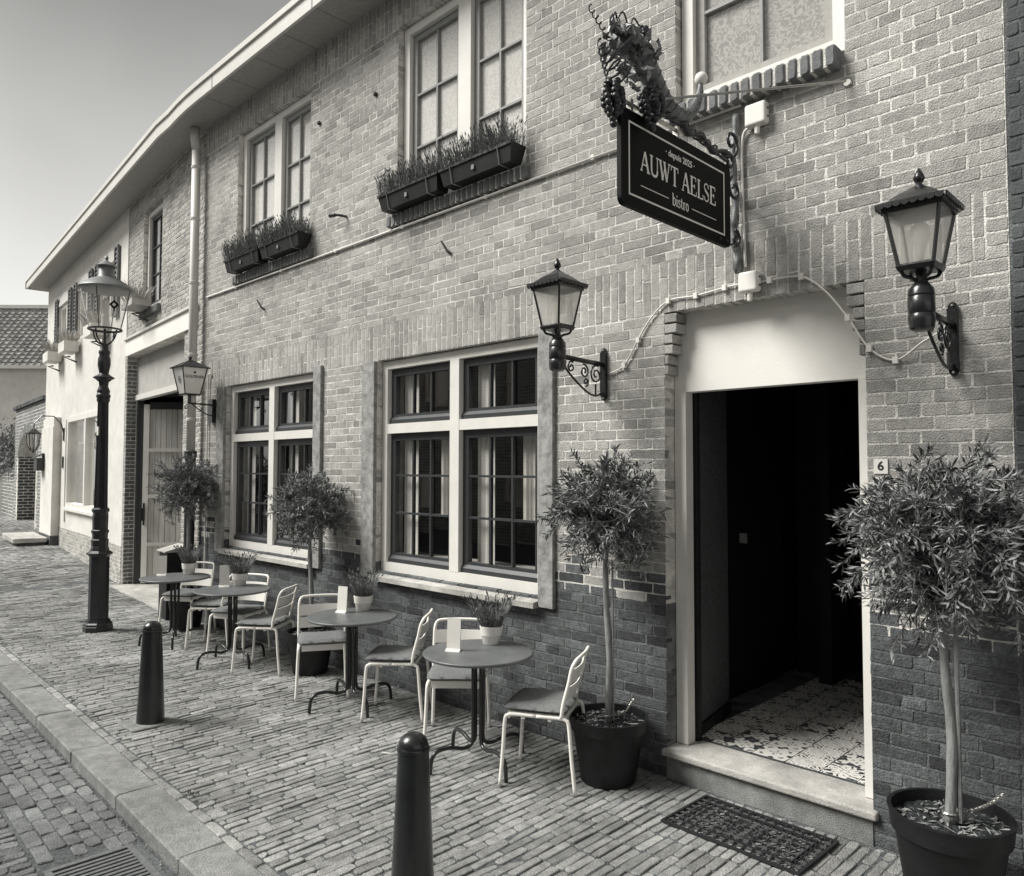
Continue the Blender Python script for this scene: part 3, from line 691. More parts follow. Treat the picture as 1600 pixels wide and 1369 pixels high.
# door leaf opened inwards, parallel to the picture plane: planks one by one
lv = MB(); th = YAW-A2
hx, hy = -3.50, .26
def lf(a, b): return (hx+math.cos(th)*a-math.sin(th)*b, hy+math.sin(th)*a+math.cos(th)*b)
def lbox(mb, a0, a1, b0, b1, z0, z1, tone=.5):
    P = [lf(a0,b0), lf(a1,b0), lf(a1,b1), lf(a0,b1)]
    mb.add([(p[0], p[1], z0) for p in P]+[(p[0], p[1], z1) for p in P], [(0,3,2,1),(4,5,6,7),(0,1,5,4),(1,2,6,5),(2,3,7,6),(3,0,4,7)], tone)
lbox(lv, -.02, .07, -.035, .03, .03, 2.88); leaf = lv.build('garage_door', M_CREAM, gar)
for i in range(12):
    m_ = MB(); lbox(m_, .075+i*.088, .075+i*.088+.082, -.012+rnd.uniform(-.002, .002), .012, .06, 2.80, btone()); m_.build('plank', M_PLANK, leaf)
for z in (.62, 1.38, 2.12): 
    m_ = MB(); lbox(m_, .072, 1.14, -.035, -.0135, z, z+.055); m_.build('ledge', M_FASCIA, leaf)
m_ = MB(); lbox(m_, .071, 1.14, -.02, .02, 2.802, 2.92); m_.build('top_rail', M_SASH, leaf)
m_ = MB(); lbox(m_, .0, .03, -.09, -.037, 1.02, 1.22); lbox(m_, .005, .025, -.06, -.037, .95, 1.30); m_.build('latch', M_BLACK, leaf)
# slim upper window
mb = MB(); frame_box(mb, -2.82, -1.865, 4.235, 5.76, .075, .06, .15); sw_ = mb.build('window', M_CREAM, gar)
mb = MB(); frame_box(mb, -2.742, -1.943, 4.313, 5.682, .055, .10, .14); mb.build('sash', M_SASH, sw_)
bars(sw_, 'muntin', M_SASH, -2.687, -1.998, 4.368, 5.627, [-2.34], [4.78, 5.2], .118); panes(sw_, -2.687, -1.998, 4.368, 5.627, [-2.34], [4.78, 5.2], .125)
MB().quad((-2.7, .2, 4.3), (-1.99, .2, 4.3), (-1.99, .2, 5.68), (-2.7, .2, 5.68)).build('curtain', mat('grey_net', .25, .9, .05, 5), sw_)
for i in range(15): MB().block(Vector((-2.83+(i+.5)*.066, -.055, 4.16)), X3, Z3, -Y3, .055, .11, .1, .008, .002, .01, btone()).build('sill_brick', mat('sill_brick', .19), gar)
f, s_ = MB(), MB()
def inv2(p):   # world xy -> local of the turned stretch
    dx, dy = p[0]+9.3, p[1]; return (dx*math.cos(A2)+dy*math.sin(A2), -dx*math.sin(A2)+dy*math.cos(A2))
PB = [(-8.6, -.43), (-8.9, -.425), (-9.2, -.41), (-9.5, -.385)] ; WB = [(-8.6, .02), (-8.95, .02), (-9.25, .02), (-9.5, .03)]
PBl = [inv2(p) for p in PB]+[(-.6, -.43), (-3.75, -.43)]; WBl = [inv2(p) for p in WB]+[(-.6, .02), (-3.75, .02)]
eave(f, s_, PBl, WBl, .43, 6.075, 6.275); f.build('fascia', M_FASCIA, gar); s_.build('soffit', M_SOFFIT, gar)
rb = MB(); rb.quad((-3.75, -.3, 6.29), (.1, -.3, 6.29), (.1, 4.2, 9.6), (-3.75, 4.2, 9.6)); rb.quad((.1, 8.7, 6.2), (-3.75, 8.7, 6.2), (-3.75, 4.2, 9.6), (.1, 4.2, 9.6)); rb.build('roof', M_TILE, gar)

# ------------------------------------------------------------------ whitewashed house
wh = thing('whitewashed_house', 'whitewashed house with narrow shutters and a wide shop window at the left', 'building', (-9.3, 0, 0), A2)
S0, S1 = -11.1, -3.75
W3 = [(-9.65, -8.45), (-7.62, -6.50), (-5.68, -4.50)]
ops = [(-8.30, -4.86, 1.05, 2.90)]+[(a, b, 4.42, 5.42) for a, b in W3]
mb = MB(); wall_slab(mb, S0, S1-.001, .5, TOP, ops, -.004, .25); wall_slab(mb, S0, S1-.001, -.1, .5, [], -.004, .25)
mb.box(S0-.0, S0+.02, .25, 8, 0, TOP); mb.box(-3.765, -3.70, -.012, .10, 3.9, 6.08); mb.build('wall', M_WHITEWALL, wh)
pw = MB()
for (a, b, c, d) in course_bricks(S0, S1-.01, 0, .62, []): pw.block(Vector(((a+b)/2, -.012, (c+d)/2)), X3, Z3, -Y3, b-a, d-c, .02, .004, .002, .008, btone())
pw.build('plinth_brickwork', mat('washed_brick', .42, .9, .2, 12, .4, 60, .2, tone=.25), wh, kind='stuff')
for (a, b) in W3:
    n = 8; cx, hw_ = (a+b)/2, (b-a)/2
    arch = [(cx+hw_*math.cos(PI*i/n), 5.42+.22*math.sin(PI*i/n)) for i in range(n+1)]
    mb = MB(); mb.prism([(p[0], p[1]) for p in arch], lambda u, v, s: (u, -.02 if s == 0 else -.003, v)); 
    frame_box(mb, a+.002, b-.002, 4.422, 5.42, .07, .03, .1); mb.box(cx-.03, cx+.03, .035, .09, 4.49, 5.35)
    w = mb.build('window', M_CREAM, wh)
    panes(w, a+.07, b-.07, 4.49, 5.35, [cx], [4.95], .06); MB().quad((a, .14, 4.42), (b, .14, 4.42), (b, .14, 5.42), (a, .14, 5.42)).build('curtain', M_CURT, w)
    for sa, sb in ((a-.28, a-.02), (b+.02, b+.28)):
        m_ = MB(); frame_box(m_, sa, sb, 4.40, 5.60, .04, -.055, -.02); sh = m_.build('shutter', mat('shutter_grey', .16, .6, .15, 10), wh)
        for k in range(14): MB().add([(sa+.04, -.052, 4.45+k*.08), (sb-.04, -.052, 4.45+k*.08), (sb-.04, -.025, 4.52+k*.08), (sa+.04, -.025, 4.52+k*.08), (sa+.04, -.045, 4.445+k*.08), (sb-.04, -.045, 4.445+k*.08)], [(0,1,2,3),(4,5,1,0)]).build('slat', mat('shutter_grey', .16), sh)
mb = MB(); frame_box(mb, -8.298, -4.862, 1.052, 2.898, .10, -.03, .1); mb.box(-6.63, -6.53, -.028, .1, 1.152, 2.798); mb.box(-8.36, -4.80, -.08, -.005, 1.0, 1.048); sw_ = mb.build('window', M_CREAM, wh); sw_['label'] = 'wide shop window in cream frame'
panes(sw_, -8.2, -4.96, 1.15, 2.80, [-6.58], [2.35], .05)
MB().box(-8.28, -4.88, .14, .15, 1.06, 2.89).build('curtain', M_CURT, sw_)
for cx in (-8.0, -7.1, -6.1): MB().box(cx-.12, cx+.12, .10, .11, 1.45, 2.2).build('display_panel', mat('display_grey', .3), sw_)
MB().box(-8.46, -8.41, -.03, -.005, .75, 2.86).build('side_pole', M_PIPE, wh)
f, s_ = MB(), MB(); eave(f, s_, [(-3.75, -.43), (S0-.25, -.43)], [(-3.75, .02), (S0-.25, .02)], .43, 6.075, 6.275)
f.box(S0-.26, S0-.22, -.45, .4, 6.075, 6.28); f.build('fascia', M_FASCIA, wh); s_.build('soffit', M_SOFFIT, wh)
rb = MB(); rb.quad((S0-.25, -.3, 6.29), (-3.75, -.3, 6.29), (-3.75, 4.2, 9.6), (S0-.25, 4.2, 9.6)); rb.quad((-3.75, 8.7, 6.2), (S0-.25, 8.7, 6.2), (S0-.25, 4.2, 9.6), (-3.75, 4.2, 9.6)); rb.build('roof', M_TILE, wh)
mb = MB(); mb.box(-10.45, -9.05, -.16, -.006, .38, 2.75); mb.box(-10.4, -9.1, -.14, -.007, 2.751, 2.95); mb.build('porch_pier', M_WHITEWALL, wh)
mb = MB(); mb.box(-10.46, -9.04, -.17, -.008, .0, .42); mb.build('pier_base', M_BRICKD, wh)

# stone steps, lamp, mailbox, flower boxes on the white house
def s2thing(name, label, cat, s, y, z, group=None):
    p = P2(s, y, z); return thing(name, label, cat, p, A2, group)
t = s2thing('stone_steps', 'low stone step block before the white house entrance', 'steps', -10.0, -.5, .22)
MB().block(Vector((0, 0, .17)), X3, Y3, Z3, 1.7, .62, .10, .012, .01, .03).build('tread', M_STONE, t); MB().box(-.8, .8, -.26, .28, -.3, .075).build('base', M_BRICKD, t)
t = s2thing('wall_lamp', 'small black carriage lamp on a curved arm on the whitewashed wall', 'lamp', -8.72, 0, 2.58)
MB().box(-.03, .03, -.03, 0, -.15, .12).build('wall_plate', M_BLACK, t)
MB().tube([(0, -.02, .0)]+[(0, -.30-.28*math.cos(math.radians(a)), .18+.22*math.sin(math.radians(a))) for a in range(180, -1, -20)][::1] if 0 else [(0, -.02, 0), (0, -.06, .2), (0, -.2, .36), (0, -.42, .36), (0, -.55, .2), (0, -.56, .08)], .012, 6).build('arm', M_BLACK, t)
MB().lathe([(.01, .1), (.05, .08), (.15, 0), (.15, -.02)], 0, -.56, 8).build('lamp_roof', M_BLACK, t)
MB().lathe([(.12, -.025), (.10, -.24), (.07, -.32)], 0, -.56, 8).build('lamp_glass', M_LGLASS, t)
m_ = MB()
for k in range(8): a = k*PI/4; m_.tube([(.125*math.cos(a), -.56+.125*math.sin(a), -.02), (.105*math.cos(a), -.56+.105*math.sin(a), -.26), (.05*math.cos(a), -.56+.05*math.sin(a), -.36)], .008, 4)
m_.sphere((0, -.56, -.38), .03, 6); m_.build('lamp_cage', M_BLACK, t)
t = s2thing('mailbox', 'dark letterbox fixed to the white porch pier', 'mailbox', -10.2, -.17, 1.95)
MB().box(-.2, .2, -.14, 0, -.15, .13).build('box', M_IRON, t); m_ = MB(); m_.add([(-.22, -.17, .13), (.22, -.17, .13), (.22, 0, .22), (-.22, 0, .22), (-.22, -.17, .15), (.22, -.17, .15), (.22, 0, .24), (-.22, 0, .24)], [(0,3,2,1),(4,5,6,7),(0,1,5,4),(1,2,6,5),(2,3,7,6),(3,0,4,7)]); m_.build('lid', M_IRON, t)
t = s2thing('house_sign', 'small dark plaque beside the shop window frame', 'plaque', -8.75, 0, 1.98)
MB().box(-.04, .04, -.03, 0, -.12, .12).build('plate', M_IRON, t)

# ------------------------------------------------------------------ brick gateway beyond the white house
gw = thing('brick_gateway', 'brick garden wall with a round arched gateway beyond the white house', 'wall', P2(-11.15, 0, 0), A2)
def arch_wall(mb, a, b, z0, z1, aa, ab, zs, zt, yf, yb):
    n = 14; cx, hw_ = (aa+ab)/2, (ab-aa)/2
    pts = [(cx+hw_*math.cos(PI*i/n), zs+(zt-zs)*math.sin(PI*i/n)) for i in range(n+1)]
    for y in (yf, yb):
        mb.quad((a, y, z0), (aa, y, z0), (aa, y, z1), (a, y, z1)); mb.quad((ab, y, z0), (b, y, z0), (b, y, z1), (ab, y, z1))
        for p, q in zip(pts[:-1], pts[1:]): mb.quad((q[0], y, q[1]), (p[0], y, p[1]), (p[0], y, z1), (q[0], y, z1))
    for p, q in zip(pts[:-1], pts[1:]): mb.quad((p[0], yf, p[1]), (q[0], yf, q[1]), (q[0], yb, q[1]), (p[0], yb, p[1]))
    mb.quad((aa, yf, z0), (aa, yb, z0), (aa, yb, zs), (aa, yf, zs)); mb.quad((ab, yb, z0), (ab, yf, z0), (ab, yf, zs), (ab, yb, zs)); mb.quad((a, yf, z0), (a, yf, z1), (a, yb, z1), (a, yb, z0)); mb.quad((a, yf, z1), (b, yf, z1), (b, yb, z1), (a, yb, z1))
G0, G1, ga, gb_ = -4.85, 0.0, -4.15, -1.15
mb = MB(); arch_wall(mb, G0, G1, 0, 3.48, ga, gb_, 2.15, 2.78, .004, 1.5); mb.build('wall', M_MORTAR, gw)
M_BRF = mat('far_brick', .26, .9, .2, 14, .4, 60, .2, tone=.3)
pb = MB()
def in_arch(u, z, gr=.0):
    cx, hw_ = (ga+gb_)/2, (gb_-ga)/2+gr
    if abs(u-cx) > hw_: return False
    return z < 2.15 or ((u-cx)/hw_)**2+((z-2.15)/(.63+gr))**2 < 1
for (a, b, c, d) in course_bricks(G0, G1, .0, 3.48, [], ch=.085):
    if not in_arch((a+b)/2, (c+d)/2, .22): pb.block(Vector(((a+b)/2, 0, (c+d)/2)), X3, Z3, -Y3, b-a, d-c-.006, .03, .004, .002, .008, btone())
for i in range(40):
    a = PI*(i+.5)/40; cx, hw_ = (ga+gb_)/2, (gb_-ga)/2
    n_ = Vector((math.cos(a)*.63, 0, math.sin(a)*hw_)).normalized(); c = Vector((cx+(hw_+.0)*math.cos(a), -.006, 2.15+.63*math.sin(a)))+n_*.115
    pb.block(c, n_, n_.cross(Y3), -Y3, .22, .09, .03, .004, .002, .008, btone())
pb.build('brickwork', M_BRF, gw, kind='stuff')
jb = MB()
for k in range(26):
    y = .03-(.11 if k % 2 else 0)
    while y < 1.42:
        a = max(y, .01); b = min(y+.215, 1.49)
        if b-a > .04: jb.block(Vector((ga+.006, (a+b)/2, .085*k+.04)), Y3, Z3, X3, b-a, .058, .03, .004, .002, .006, btone())
        y += .24
jb.build('jamb_brickwork', M_BRICKN, gw, kind='stuff')
m_ = MB()
for k in range(30): m_.block(Vector((G0+(k+.5)*.162, .27, 3.58)), X3, Y3, Z3, .152, .68, .10, .01, .003, .01, btone())
m_.build('coping', M_BRICKD, gw)
# brick wall of the yard seen through the arch
yw = thing('yard_wall', 'pale brick yard wall seen through the arched gateway', 'wall', P2(-11.15, 0, 0), A2)
MB().box(-9.5, -.3, 2.2, 2.4, 0, 3.4).build('wall', M_MORTAR, yw)
pb = MB()
for (a, b, c, d) in course_bricks(-9.5, -.35, .3, 3.4, [], ch=.10): pb.block(Vector(((a+b)/2, 2.195, (c+d)/2)), X3, Z3, -Y3, b-a-.01, d-c-.022, .03, .004, .002, .008, btone()*.5)
pb.build('brickwork', M_BRICKN, yw, kind='stuff')
# lower ivy topped wall at the left edge
lw = thing('ivy_topped_wall', 'low old brick wall overgrown with ivy at the left edge', 'wall', P2(-16.0, 0, 0), A2)
MB().box(-12, -.02, .05, .4, 0, 2.62).build('wall', M_MORTAR, lw)
pb = MB()
for (a, b, c, d) in course_bricks(-12, -.02, .0, 2.6, [], ch=.10): pb.block(Vector(((a+b)/2, .045, (c+d)/2)), X3, Z3, -Y3, b-a, d-c-.012, .03, .005, .003, .01, btone())
pb.build('brickwork', M_BRF, lw, kind='stuff')
iv = MB()
for i in range(5200):
    u = -rnd.random()*12; z = 2.45+abs(rnd.gauss(0, .32)) - (rnd.random()**3)*.9; y = .1+rnd.gauss(0, .22) if z > 2.6 else -.02-rnd.random()*.12
    s = rnd.uniform(.03, .07); n_ = Vector((rnd.gauss(0, 1), -1+rnd.gauss(0, .5), rnd.gauss(.4, .6))).normalized(); a = n_.orthogonal().normalized()*s; b = n_.cross(a)
    c = Vector((u, y, z)); iv.quad(c-a, c-b*.7, c+a, c+b*.7, rnd.random())
iv.build('ivy', M_LAV, lw, kind='stuff')

# ------------------------------------------------------------------ tiled house in the distance, facing up the street
th_ = thing('pantiled_house', 'far white house under a pale pantiled roof with a chimney', 'house', CAM+fw*24+rt*(-14.9), YAW)
th_.location.z = 0
MB().box(-4.5, 3.8, 0, .3, 0, 5.05).box(3.6, 3.8, .3, 8, 0, 5.05).build('wall', M_WHITEWALL, th_)
MB().box(-4.6, 3.9, -.28, -.16, 4.98, 5.08).build('gutter', M_PIPE, th_)
tm = MB(); a0 = math.radians(44)
for r in range(17):
    for c in range(38):
        u = -4.6+c*.225; base = Vector((u, -.2+r*.20*math.cos(a0)*1.0, 5.06+r*.20*math.sin(a0)*1.0)); S = Vector((0, math.cos(a0), math.sin(a0))); Nn = Vector((0, -math.sin(a0), math.cos(a0)))
        prof = [(0, .0), (.04, -.02), (.1, -.028), (.15, .0), (.19, .035), (.225, .0)]; t_ = btone(); vs = []
        for (px, ph) in prof: vs.append((base+X3*px+Nn*(ph+.045))[:])
        for (px, ph) in prof: vs.append((base+S*.23+X3*px+Nn*(ph+.012))[:])
        for (px, ph) in prof: vs.append((base+X3*px+Nn*(ph+.015))[:])
        fs = [(i, i+1, i+7, i+6) for i in range(5)]+[(i+12, i+13, i+1, i) for i in range(5)]; tm.add(vs, fs, t_)
tm.build('roof_tiles', M_TILE, th_, kind='stuff')
MB().quad((-4.6, -.2, 5.04), (3.95, -.2, 5.04), (3.95, 2.25, 7.4), (-4.6, 2.25, 7.4)).quad((-4.6, 4.7, 5.04), (3.95, 4.7, 5.04), (3.95, 2.25, 7.4), (-4.6, 2.25, 7.4)).build('roof', M_TILE, th_)
MB().box(-4.7, 4.0, 2.1, 2.4, 7.38, 7.5).build('ridge', M_FASCIA, th_)
m_ = MB(); m_.box(.1, .95, 1.9, 2.5, 7.0, 7.95); m_.box(.02, 1.03, 1.82, 2.58, 7.95, 8.1); m_.build('chimney', M_WHITEWALL, th_)

# ------------------------------------------------------------------ house across the street (seen in the panes, shades the street)
op = thing('house_opposite', 'dark brick row house across the street, seen mirrored in the panes', 'building', (0, -9.2, 0))
wins = [(-16+3.0*i, -14.6+3.0*i) for i in range(8)]
mb = MB(); wall_slab(mb, -26, 9, -.1, 5.6, [(a, b, .9, 2.5) for a, b in wins]+[(a, b, 3.6, 5.0) for a, b in wins], 0, -.3); mb.build('wall', M_MORTAR, op)
pb = MB()
for (a, b, c, d) in course_bricks(-22, 6, 0, 5.6, [(a, b, .9, 2.5) for a, b in wins]+[(a, b, 3.6, 5.0) for a, b in wins], ch=.085): pb.box(a, b, .004, -.02, c, d-.004, btone())
pb.build('brickwork', M_BRF, op, kind='stuff')
for a, b in wins:
    for z0, z1 in ((.9, 2.5), (3.6, 5.0)):
        m_ = MB(); frame_box(m_, a, b, z0, z1, .08, -.06, -.12); m_.box((a+b)/2-.04, (a+b)/2+.04, -.061, -.12, z0+.08, z1-.08); w = m_.build('window', M_CREAM, op)
        MB().quad((a, -.18, z0), (b, -.18, z0), (b, -.18, z1), (a, -.18, z1)).build('curtain', M_CURT if (a < -5 or z0 > 3) else M_DARK, w)
MB().quad((-26, .4, 5.65), (9, .4, 5.65), (9, -4, 8.6), (-26, -4, 8.6)).build('roof', M_TILE, op)
# ------------------------------------------------------------------ lettering drawn as strokes
SER = {  # each glyph: advance, strokes [(points, width)], in units of cap height
 'A': (.78, [([(.06,0),(.36,1)], .055), ([(.36,1),(.66,0)], .13), ([(.17,.34),(.55,.34)], .05), ([(-.02,.02),(.17,.02)], .04), ([(.52,.02),(.80,.02)], .04)]),
 'U': (.80, [([(.14,.97),(.14,.34),(.17,.15),(.27,.04),(.42,.02),(.55,.06),(.63,.17),(.65,.34)], .10), ([(.65,.34),(.65,.97)], .05), ([(0,.98),(.28,.98)], .04), ([(.54,.98),(.77,.98)], .04)]),
 'W': (1.06, [([(.10,1),(.32,.02)], .12), ([(.32,.02),(.52,.80)], .05), ([(.46,1),(.68,.02)], .12), ([(.68,.02),(.90,1)], .05), ([(-.02,.98),(.24,.98)], .04), ([(.36,.98),(.60,.98)], .04), ([(.80,.98),(1.02,.98)], .04)]),
 'T': (.72, [([(.34,0),(.34,.97)], .12), ([(.02,.97),(.66,.97)], .055), ([(.03,.97),(.03,.74)], .04), ([(.65,.97),(.65,.74)], .04), ([(.20,.02),(.48,.02)], .04)]),
 'E': (.70, [([(.16,0),(.16,1)], .12), ([(.02,.975),(.58,.975)], .05), ([(.02,.025),(.62,.025)], .05), ([(.16,.51),(.45,.51)], .045), ([(.57,.97),(.57,.78)], .04), ([(.61,.03),(.61,.26)], .04), ([(.45,.62),(.45,.40)], .04)]),
 'L': (.66, [([(.16,0),(.16,1)], .12), ([(.02,.98),(.32,.98)], .04), ([(.02,.025),(.58,.025)], .05), ([(.58,.03),(.59,.28)], .04)]),
 'S': (.60, [([(.48,.74),(.46,.90),(.30,.985),(.13,.92),(.07,.77),(.14,.62)], .055), ([(.14,.62),(.28,.53),(.42,.44),(.49,.34)], .12), ([(.49,.34),(.50,.20),(.41,.06),(.26,.015),(.10,.08),(.06,.26)], .055)]),
 ' ': (.30, []),
 'b': (.62, [([(.12,0),(.12,1.05)], .12), ([(.12,.55),(.25,.66),(.40,.64),(.50,.50),(.50,.22),(.40,.05),(.25,.0),(.12,.10)], .10), ([(0,1.03),(.12,1.03)], .05)]),
 'i': (.32, [([(.14,.0),(.14,.64)], .12), ([(.14,.84),(.14,.96)], .13), ([(.02,.62),(.14,.62)], .05), ([(.0,.02),(.28,.02)], .05)]),
 's': (.46, [([(.36,.50),(.30,.63),(.16,.64),(.07,.54),(.10,.42),(.22,.35),(.35,.27),(.38,.14),(.29,.02),(.13,.01),(.05,.15)], .09)]),
 't': (.40, [([(.16,.88),(.16,.18),(.22,.03),(.36,.05)], .11), ([(.0,.62),(.34,.62)], .06)]),
 'r': (.44, [([(.13,.0),(.13,.64)], .12), ([(.13,.48),(.24,.63),(.38,.60)], .10), ([(.0,.02),(.28,.02)], .05)]),
 'o': (.60, [([(.27,.01),(.12,.08),(.07,.32),(.12,.56),(.27,.65),(.42,.56),(.47,.32),(.42,.08),(.27,.01)], .10)]),
}
def lettering(mb, text, h, fn, width=None, d=.002):
    """fn(a,b,side) -> point; text centred on a=0, baseline b=0"""
    tot = sum(SER[c][0] for c in text)*h; k = (width/tot) if width else 1; x = -tot*k/2; lift = 0
    for c in text:
        adv, st = SER[c]
        for pts, w in st:
            w = w*1.12+.018
            P = [Vector((x+p[0]*h*k, p[1]*h)) for p in pts]; hw_ = w*h/2; L_, R_ = [], []
            for i, p in enumerate(P):
                t = (P[min(i+1, len(P)-1)]-P[max(i-1, 0)]).normalized(); n = Vector((-t.y, t.x)); L_.append(p+n*hw_); R_.append(p-n*hw_)
            lift += .00004
            for i in range(len(P)-1):
                q = [L_[i], R_[i], R_[i+1], L_[i+1]]
                mb.add([fn(v.x, v.y, lift) for v in q], [(0,1,2,3)])
        x += adv*h*k
def font_text(name, s, size, mat_, parent, M, ext=.0004, bold=0.):
    cu = bpy.data.curves.new(name, 'FONT'); cu.body = s; cu.size = size; cu.align_x = 'CENTER'; cu.align_y = 'CENTER'; cu.extrude = ext; cu.offset = bold
    cu.materials.append(mat_); tmp = bpy.data.objects.new(name, cu); COL.objects.link(tmp); dg = bpy.context.evaluated_depsgraph_get(); me = bpy.data.meshes.new_from_object(tmp.evaluated_get(dg)); bpy.data.objects.remove(tmp)
    o = bpy.data.objects.new(name, me); COL.objects.link(o); o.parent = parent; o.matrix_local = M; return o

# ------------------------------------------------------------------ hanging sign on its iron bracket
SX = -2.07
sg = thing('hanging_sign', 'black hanging bistro sign with white frame and lettering on iron bracket', 'sign', (SX, 0, 3.07))
def sp(y, z, x=0): return (x, y, z-3.07)
# board: rounded outline, faces +x and -x
ol = [(-1.185+c[0], c[1]) for c in []]
Rr = .035; y0, y1, z0, z1 = -1.185, -.172, 3.075, 3.535
out = [(y0+Rr+Rr*math.cos(a), z0+Rr+Rr*math.sin(a)) for a in [PI+PI/2*i/5 for i in range(6)]]+[(y1-Rr+Rr*math.cos(a), z0+Rr+Rr*math.sin(a)) for a in [-PI/2+PI/2*i/5 for i in range(6)]]+[(y1-Rr+Rr*math.cos(a), z1-Rr+Rr*math.sin(a)) for a in [PI/2*i/5 for i in range(6)]]+[(y0+Rr+Rr*math.cos(a), z1-Rr+Rr*math.sin(a)) for a in [PI/2+PI/2*i/5 for i in range(6)]]
board = MB().prism(out, lambda a, b, s: (-.012 if s == 0 else .012, a, b-3.07)).build('sign_board', M_SIGN, sg)
m_ = MB()
for sd_ in (1,):
    X = .0135
    for a, b, c, d in ((-1.127, -.238, 3.472, 3.481), (-1.127, -.238, 3.130, 3.139), (-1.127, -1.118, 3.139, 3.472), (-.247, -.238, 3.139, 3.472)):
        m_.box(X-.001, X, a, b, c-3.07, d-3.07)
m_.build('frame_line', M_WHITEPRINT, board)
m_ = MB(); lettering(m_, 'AUWT AELSE', .098, lambda a, b, s: (.0135+s, -.682+a, b+3.270-3.07), width=.70); m_.build('lettering', M_WHITEPRINT, board)
m_ = MB(); lettering(m_, 'bistro', .058, lambda a, b, s: (.0135+s, -.682+a, b+3.172-3.07), width=.155); m_.build('lettering', M_WHITEPRINT, board)
m_ = MB(); m_.box(.0125, .0135, -1.03, -.79, .124, .128); m_.build('rule', M_WHITEPRINT, board); MB().box(.0125, .0135, -.575, -.33, .124, .128).build('rule', M_WHITEPRINT, board)
font_text('lettering', '\u00b7 depuis 2025 \u00b7', .046, M_WHITEPRINT, board, Matrix(((0,0,1,.0135),(1,0,0,-.682),(0,1,0,.355),(0,0,0,1))), bold=.0008)
# vine stem carrying the board, wall post with scrolls
m_ = MB(); pts = [(.0, -1.02+.85*i/24, .545+.02*math.sin(i*.9)+ (0.015 if i < 12 else -.03*(i-12)/12)) for i in range(25)]
m_.tube(pts, [.016+.006*math.sin(i*1.7) for i in range(25)], 8)
for k in range(3): m_.tube([(.018*math.cos(i*.8+k*2.1), -1.0+.83*i/30, .548+.018*math.sin(i*.8+k*2.1)+(.01 if i < 15 else -.035*(i-15)/15)) for i in range(31)], .006, 5)
m_.build('vine_stem', M_IRON, sg, smooth=True)
MB().tube([(0, -1.16, .50), (0, -.66, .503)], .010, 6).build('hanging_bar', M_STEEL, sg)
for y in (-1.10, -.70): MB().box(-.015, .015, y-.01, y+.01, .46, .52).build('clamp', M_STEEL, sg)
m_ = MB(); pw_ = [(-.03, -.02, -.10), (-.02, -.03, 0), (-.038, -.045, .12), (-.022, -.05, .25), (-.03, -.04, .4), (-.038, -.05, .55), (-.03, -.035, .68), (-.026, -.02, .82)]
m_.tube(catmull(pw_, 5), [.016+.010*abs(math.sin(i*.6)) for i in range(36)], 8); m_.build('wall_post', M_IRONLT, sg, smooth=True)
def scroll(cy, cz, r, a0, turns, sgn=1, n=28, x=0, wr=.008, shrink=.8):
    return [(x, cy+sgn*(r*(1-shrink*i/n))*math.cos(a0+turns*2*PI*i/n), cz+(r*(1-shrink*i/n))*math.sin(a0+turns*2*PI*i/n)) for i in range(n+1)]
for (cy, cz, r, a0, tn, sgn) in ((-.13, .62, .075, -1.2, 1.1, 1), (-.10, .36, .07, 2.0, 1.2, 1), (-.16, .50, .06, .2, 1.0, -1), (-.09, .08, .05, 1.5, 1.1, -1)):
    MB().tube(scroll(cy, cz, r, a0, tn, sgn), .010, 6).build('scroll', M_IRON, sg, smooth=True)
m_ = MB()
for i in range(9): m_.tube([(0.02*math.cos(i*1.6), -.30+.022*i, .028+.006*math.sin(i*2)), (0.02*math.cos(i*1.6+.8), -.29+.022*i, .04), (0.02*math.cos(i*1.6+1.6), -.278+.022*i, .03)], .006, 5)
m_.build('chain', M_BLACK, sg)
# horn of plenty with vine leaves, tendrils and grapes
hp = catmull([(.0, -1.17, .78), (0, -1.06, .79), (.0, -.96, .73), (0, -.86, .64), (0, -.76, .595), (0, -.64, .60), (0, -.54, .66), (0, -.475, .76), (0, -.455, .84)], 5)
hn = len(hp); hr = [max(.010, .060*(1-i/hn)**.7+.006) for i in range(hn)]
m_ = MB().tube(hp, hr, 14)
for i in range(0, hn-4, 2): m_.tube([(hp[i][0]+hr[i]*1.03*math.cos(t), hp[i][1]+hr[i]*.5*math.sin(t), hp[i][2]+hr[i]*.95*math.sin(t)) for t in [k*PI/6 for k in range(13)]], .004, 4)
m_.build('horn', M_IRONLT, sg, smooth=True)
MB().sphere((0, -.45, .865), .035, 14).build('ball_tip', M_CARD, sg, smooth=True)
def grapes(cy, cz, x, h, w, name='grape_cluster'):
    m = MB(); k = 0
    for r in range(9):
        z = cz-h*r/8; ww = w*math.sin(PI*min(1, (r+2)/10.))*(1 if r < 4 else 1-(r-4)*.17)
        for q in range(max(1, int(6*ww/w+1))):
            a = q*2*PI/max(1, int(6*ww/w+1))+r*.7; m.sphere((x+ww*.8*math.cos(a), cy+ww*math.sin(a), z+rnd.uniform(-.005, .005)), .0175, 8)
    m.build(name, M_IRON, sg, smooth=True)
grapes(-1.00, .58, .06, .19, .058); grapes(-1.225, .55, .0, .19, .05); grapes(-.985, .90, .0, .07, .028)
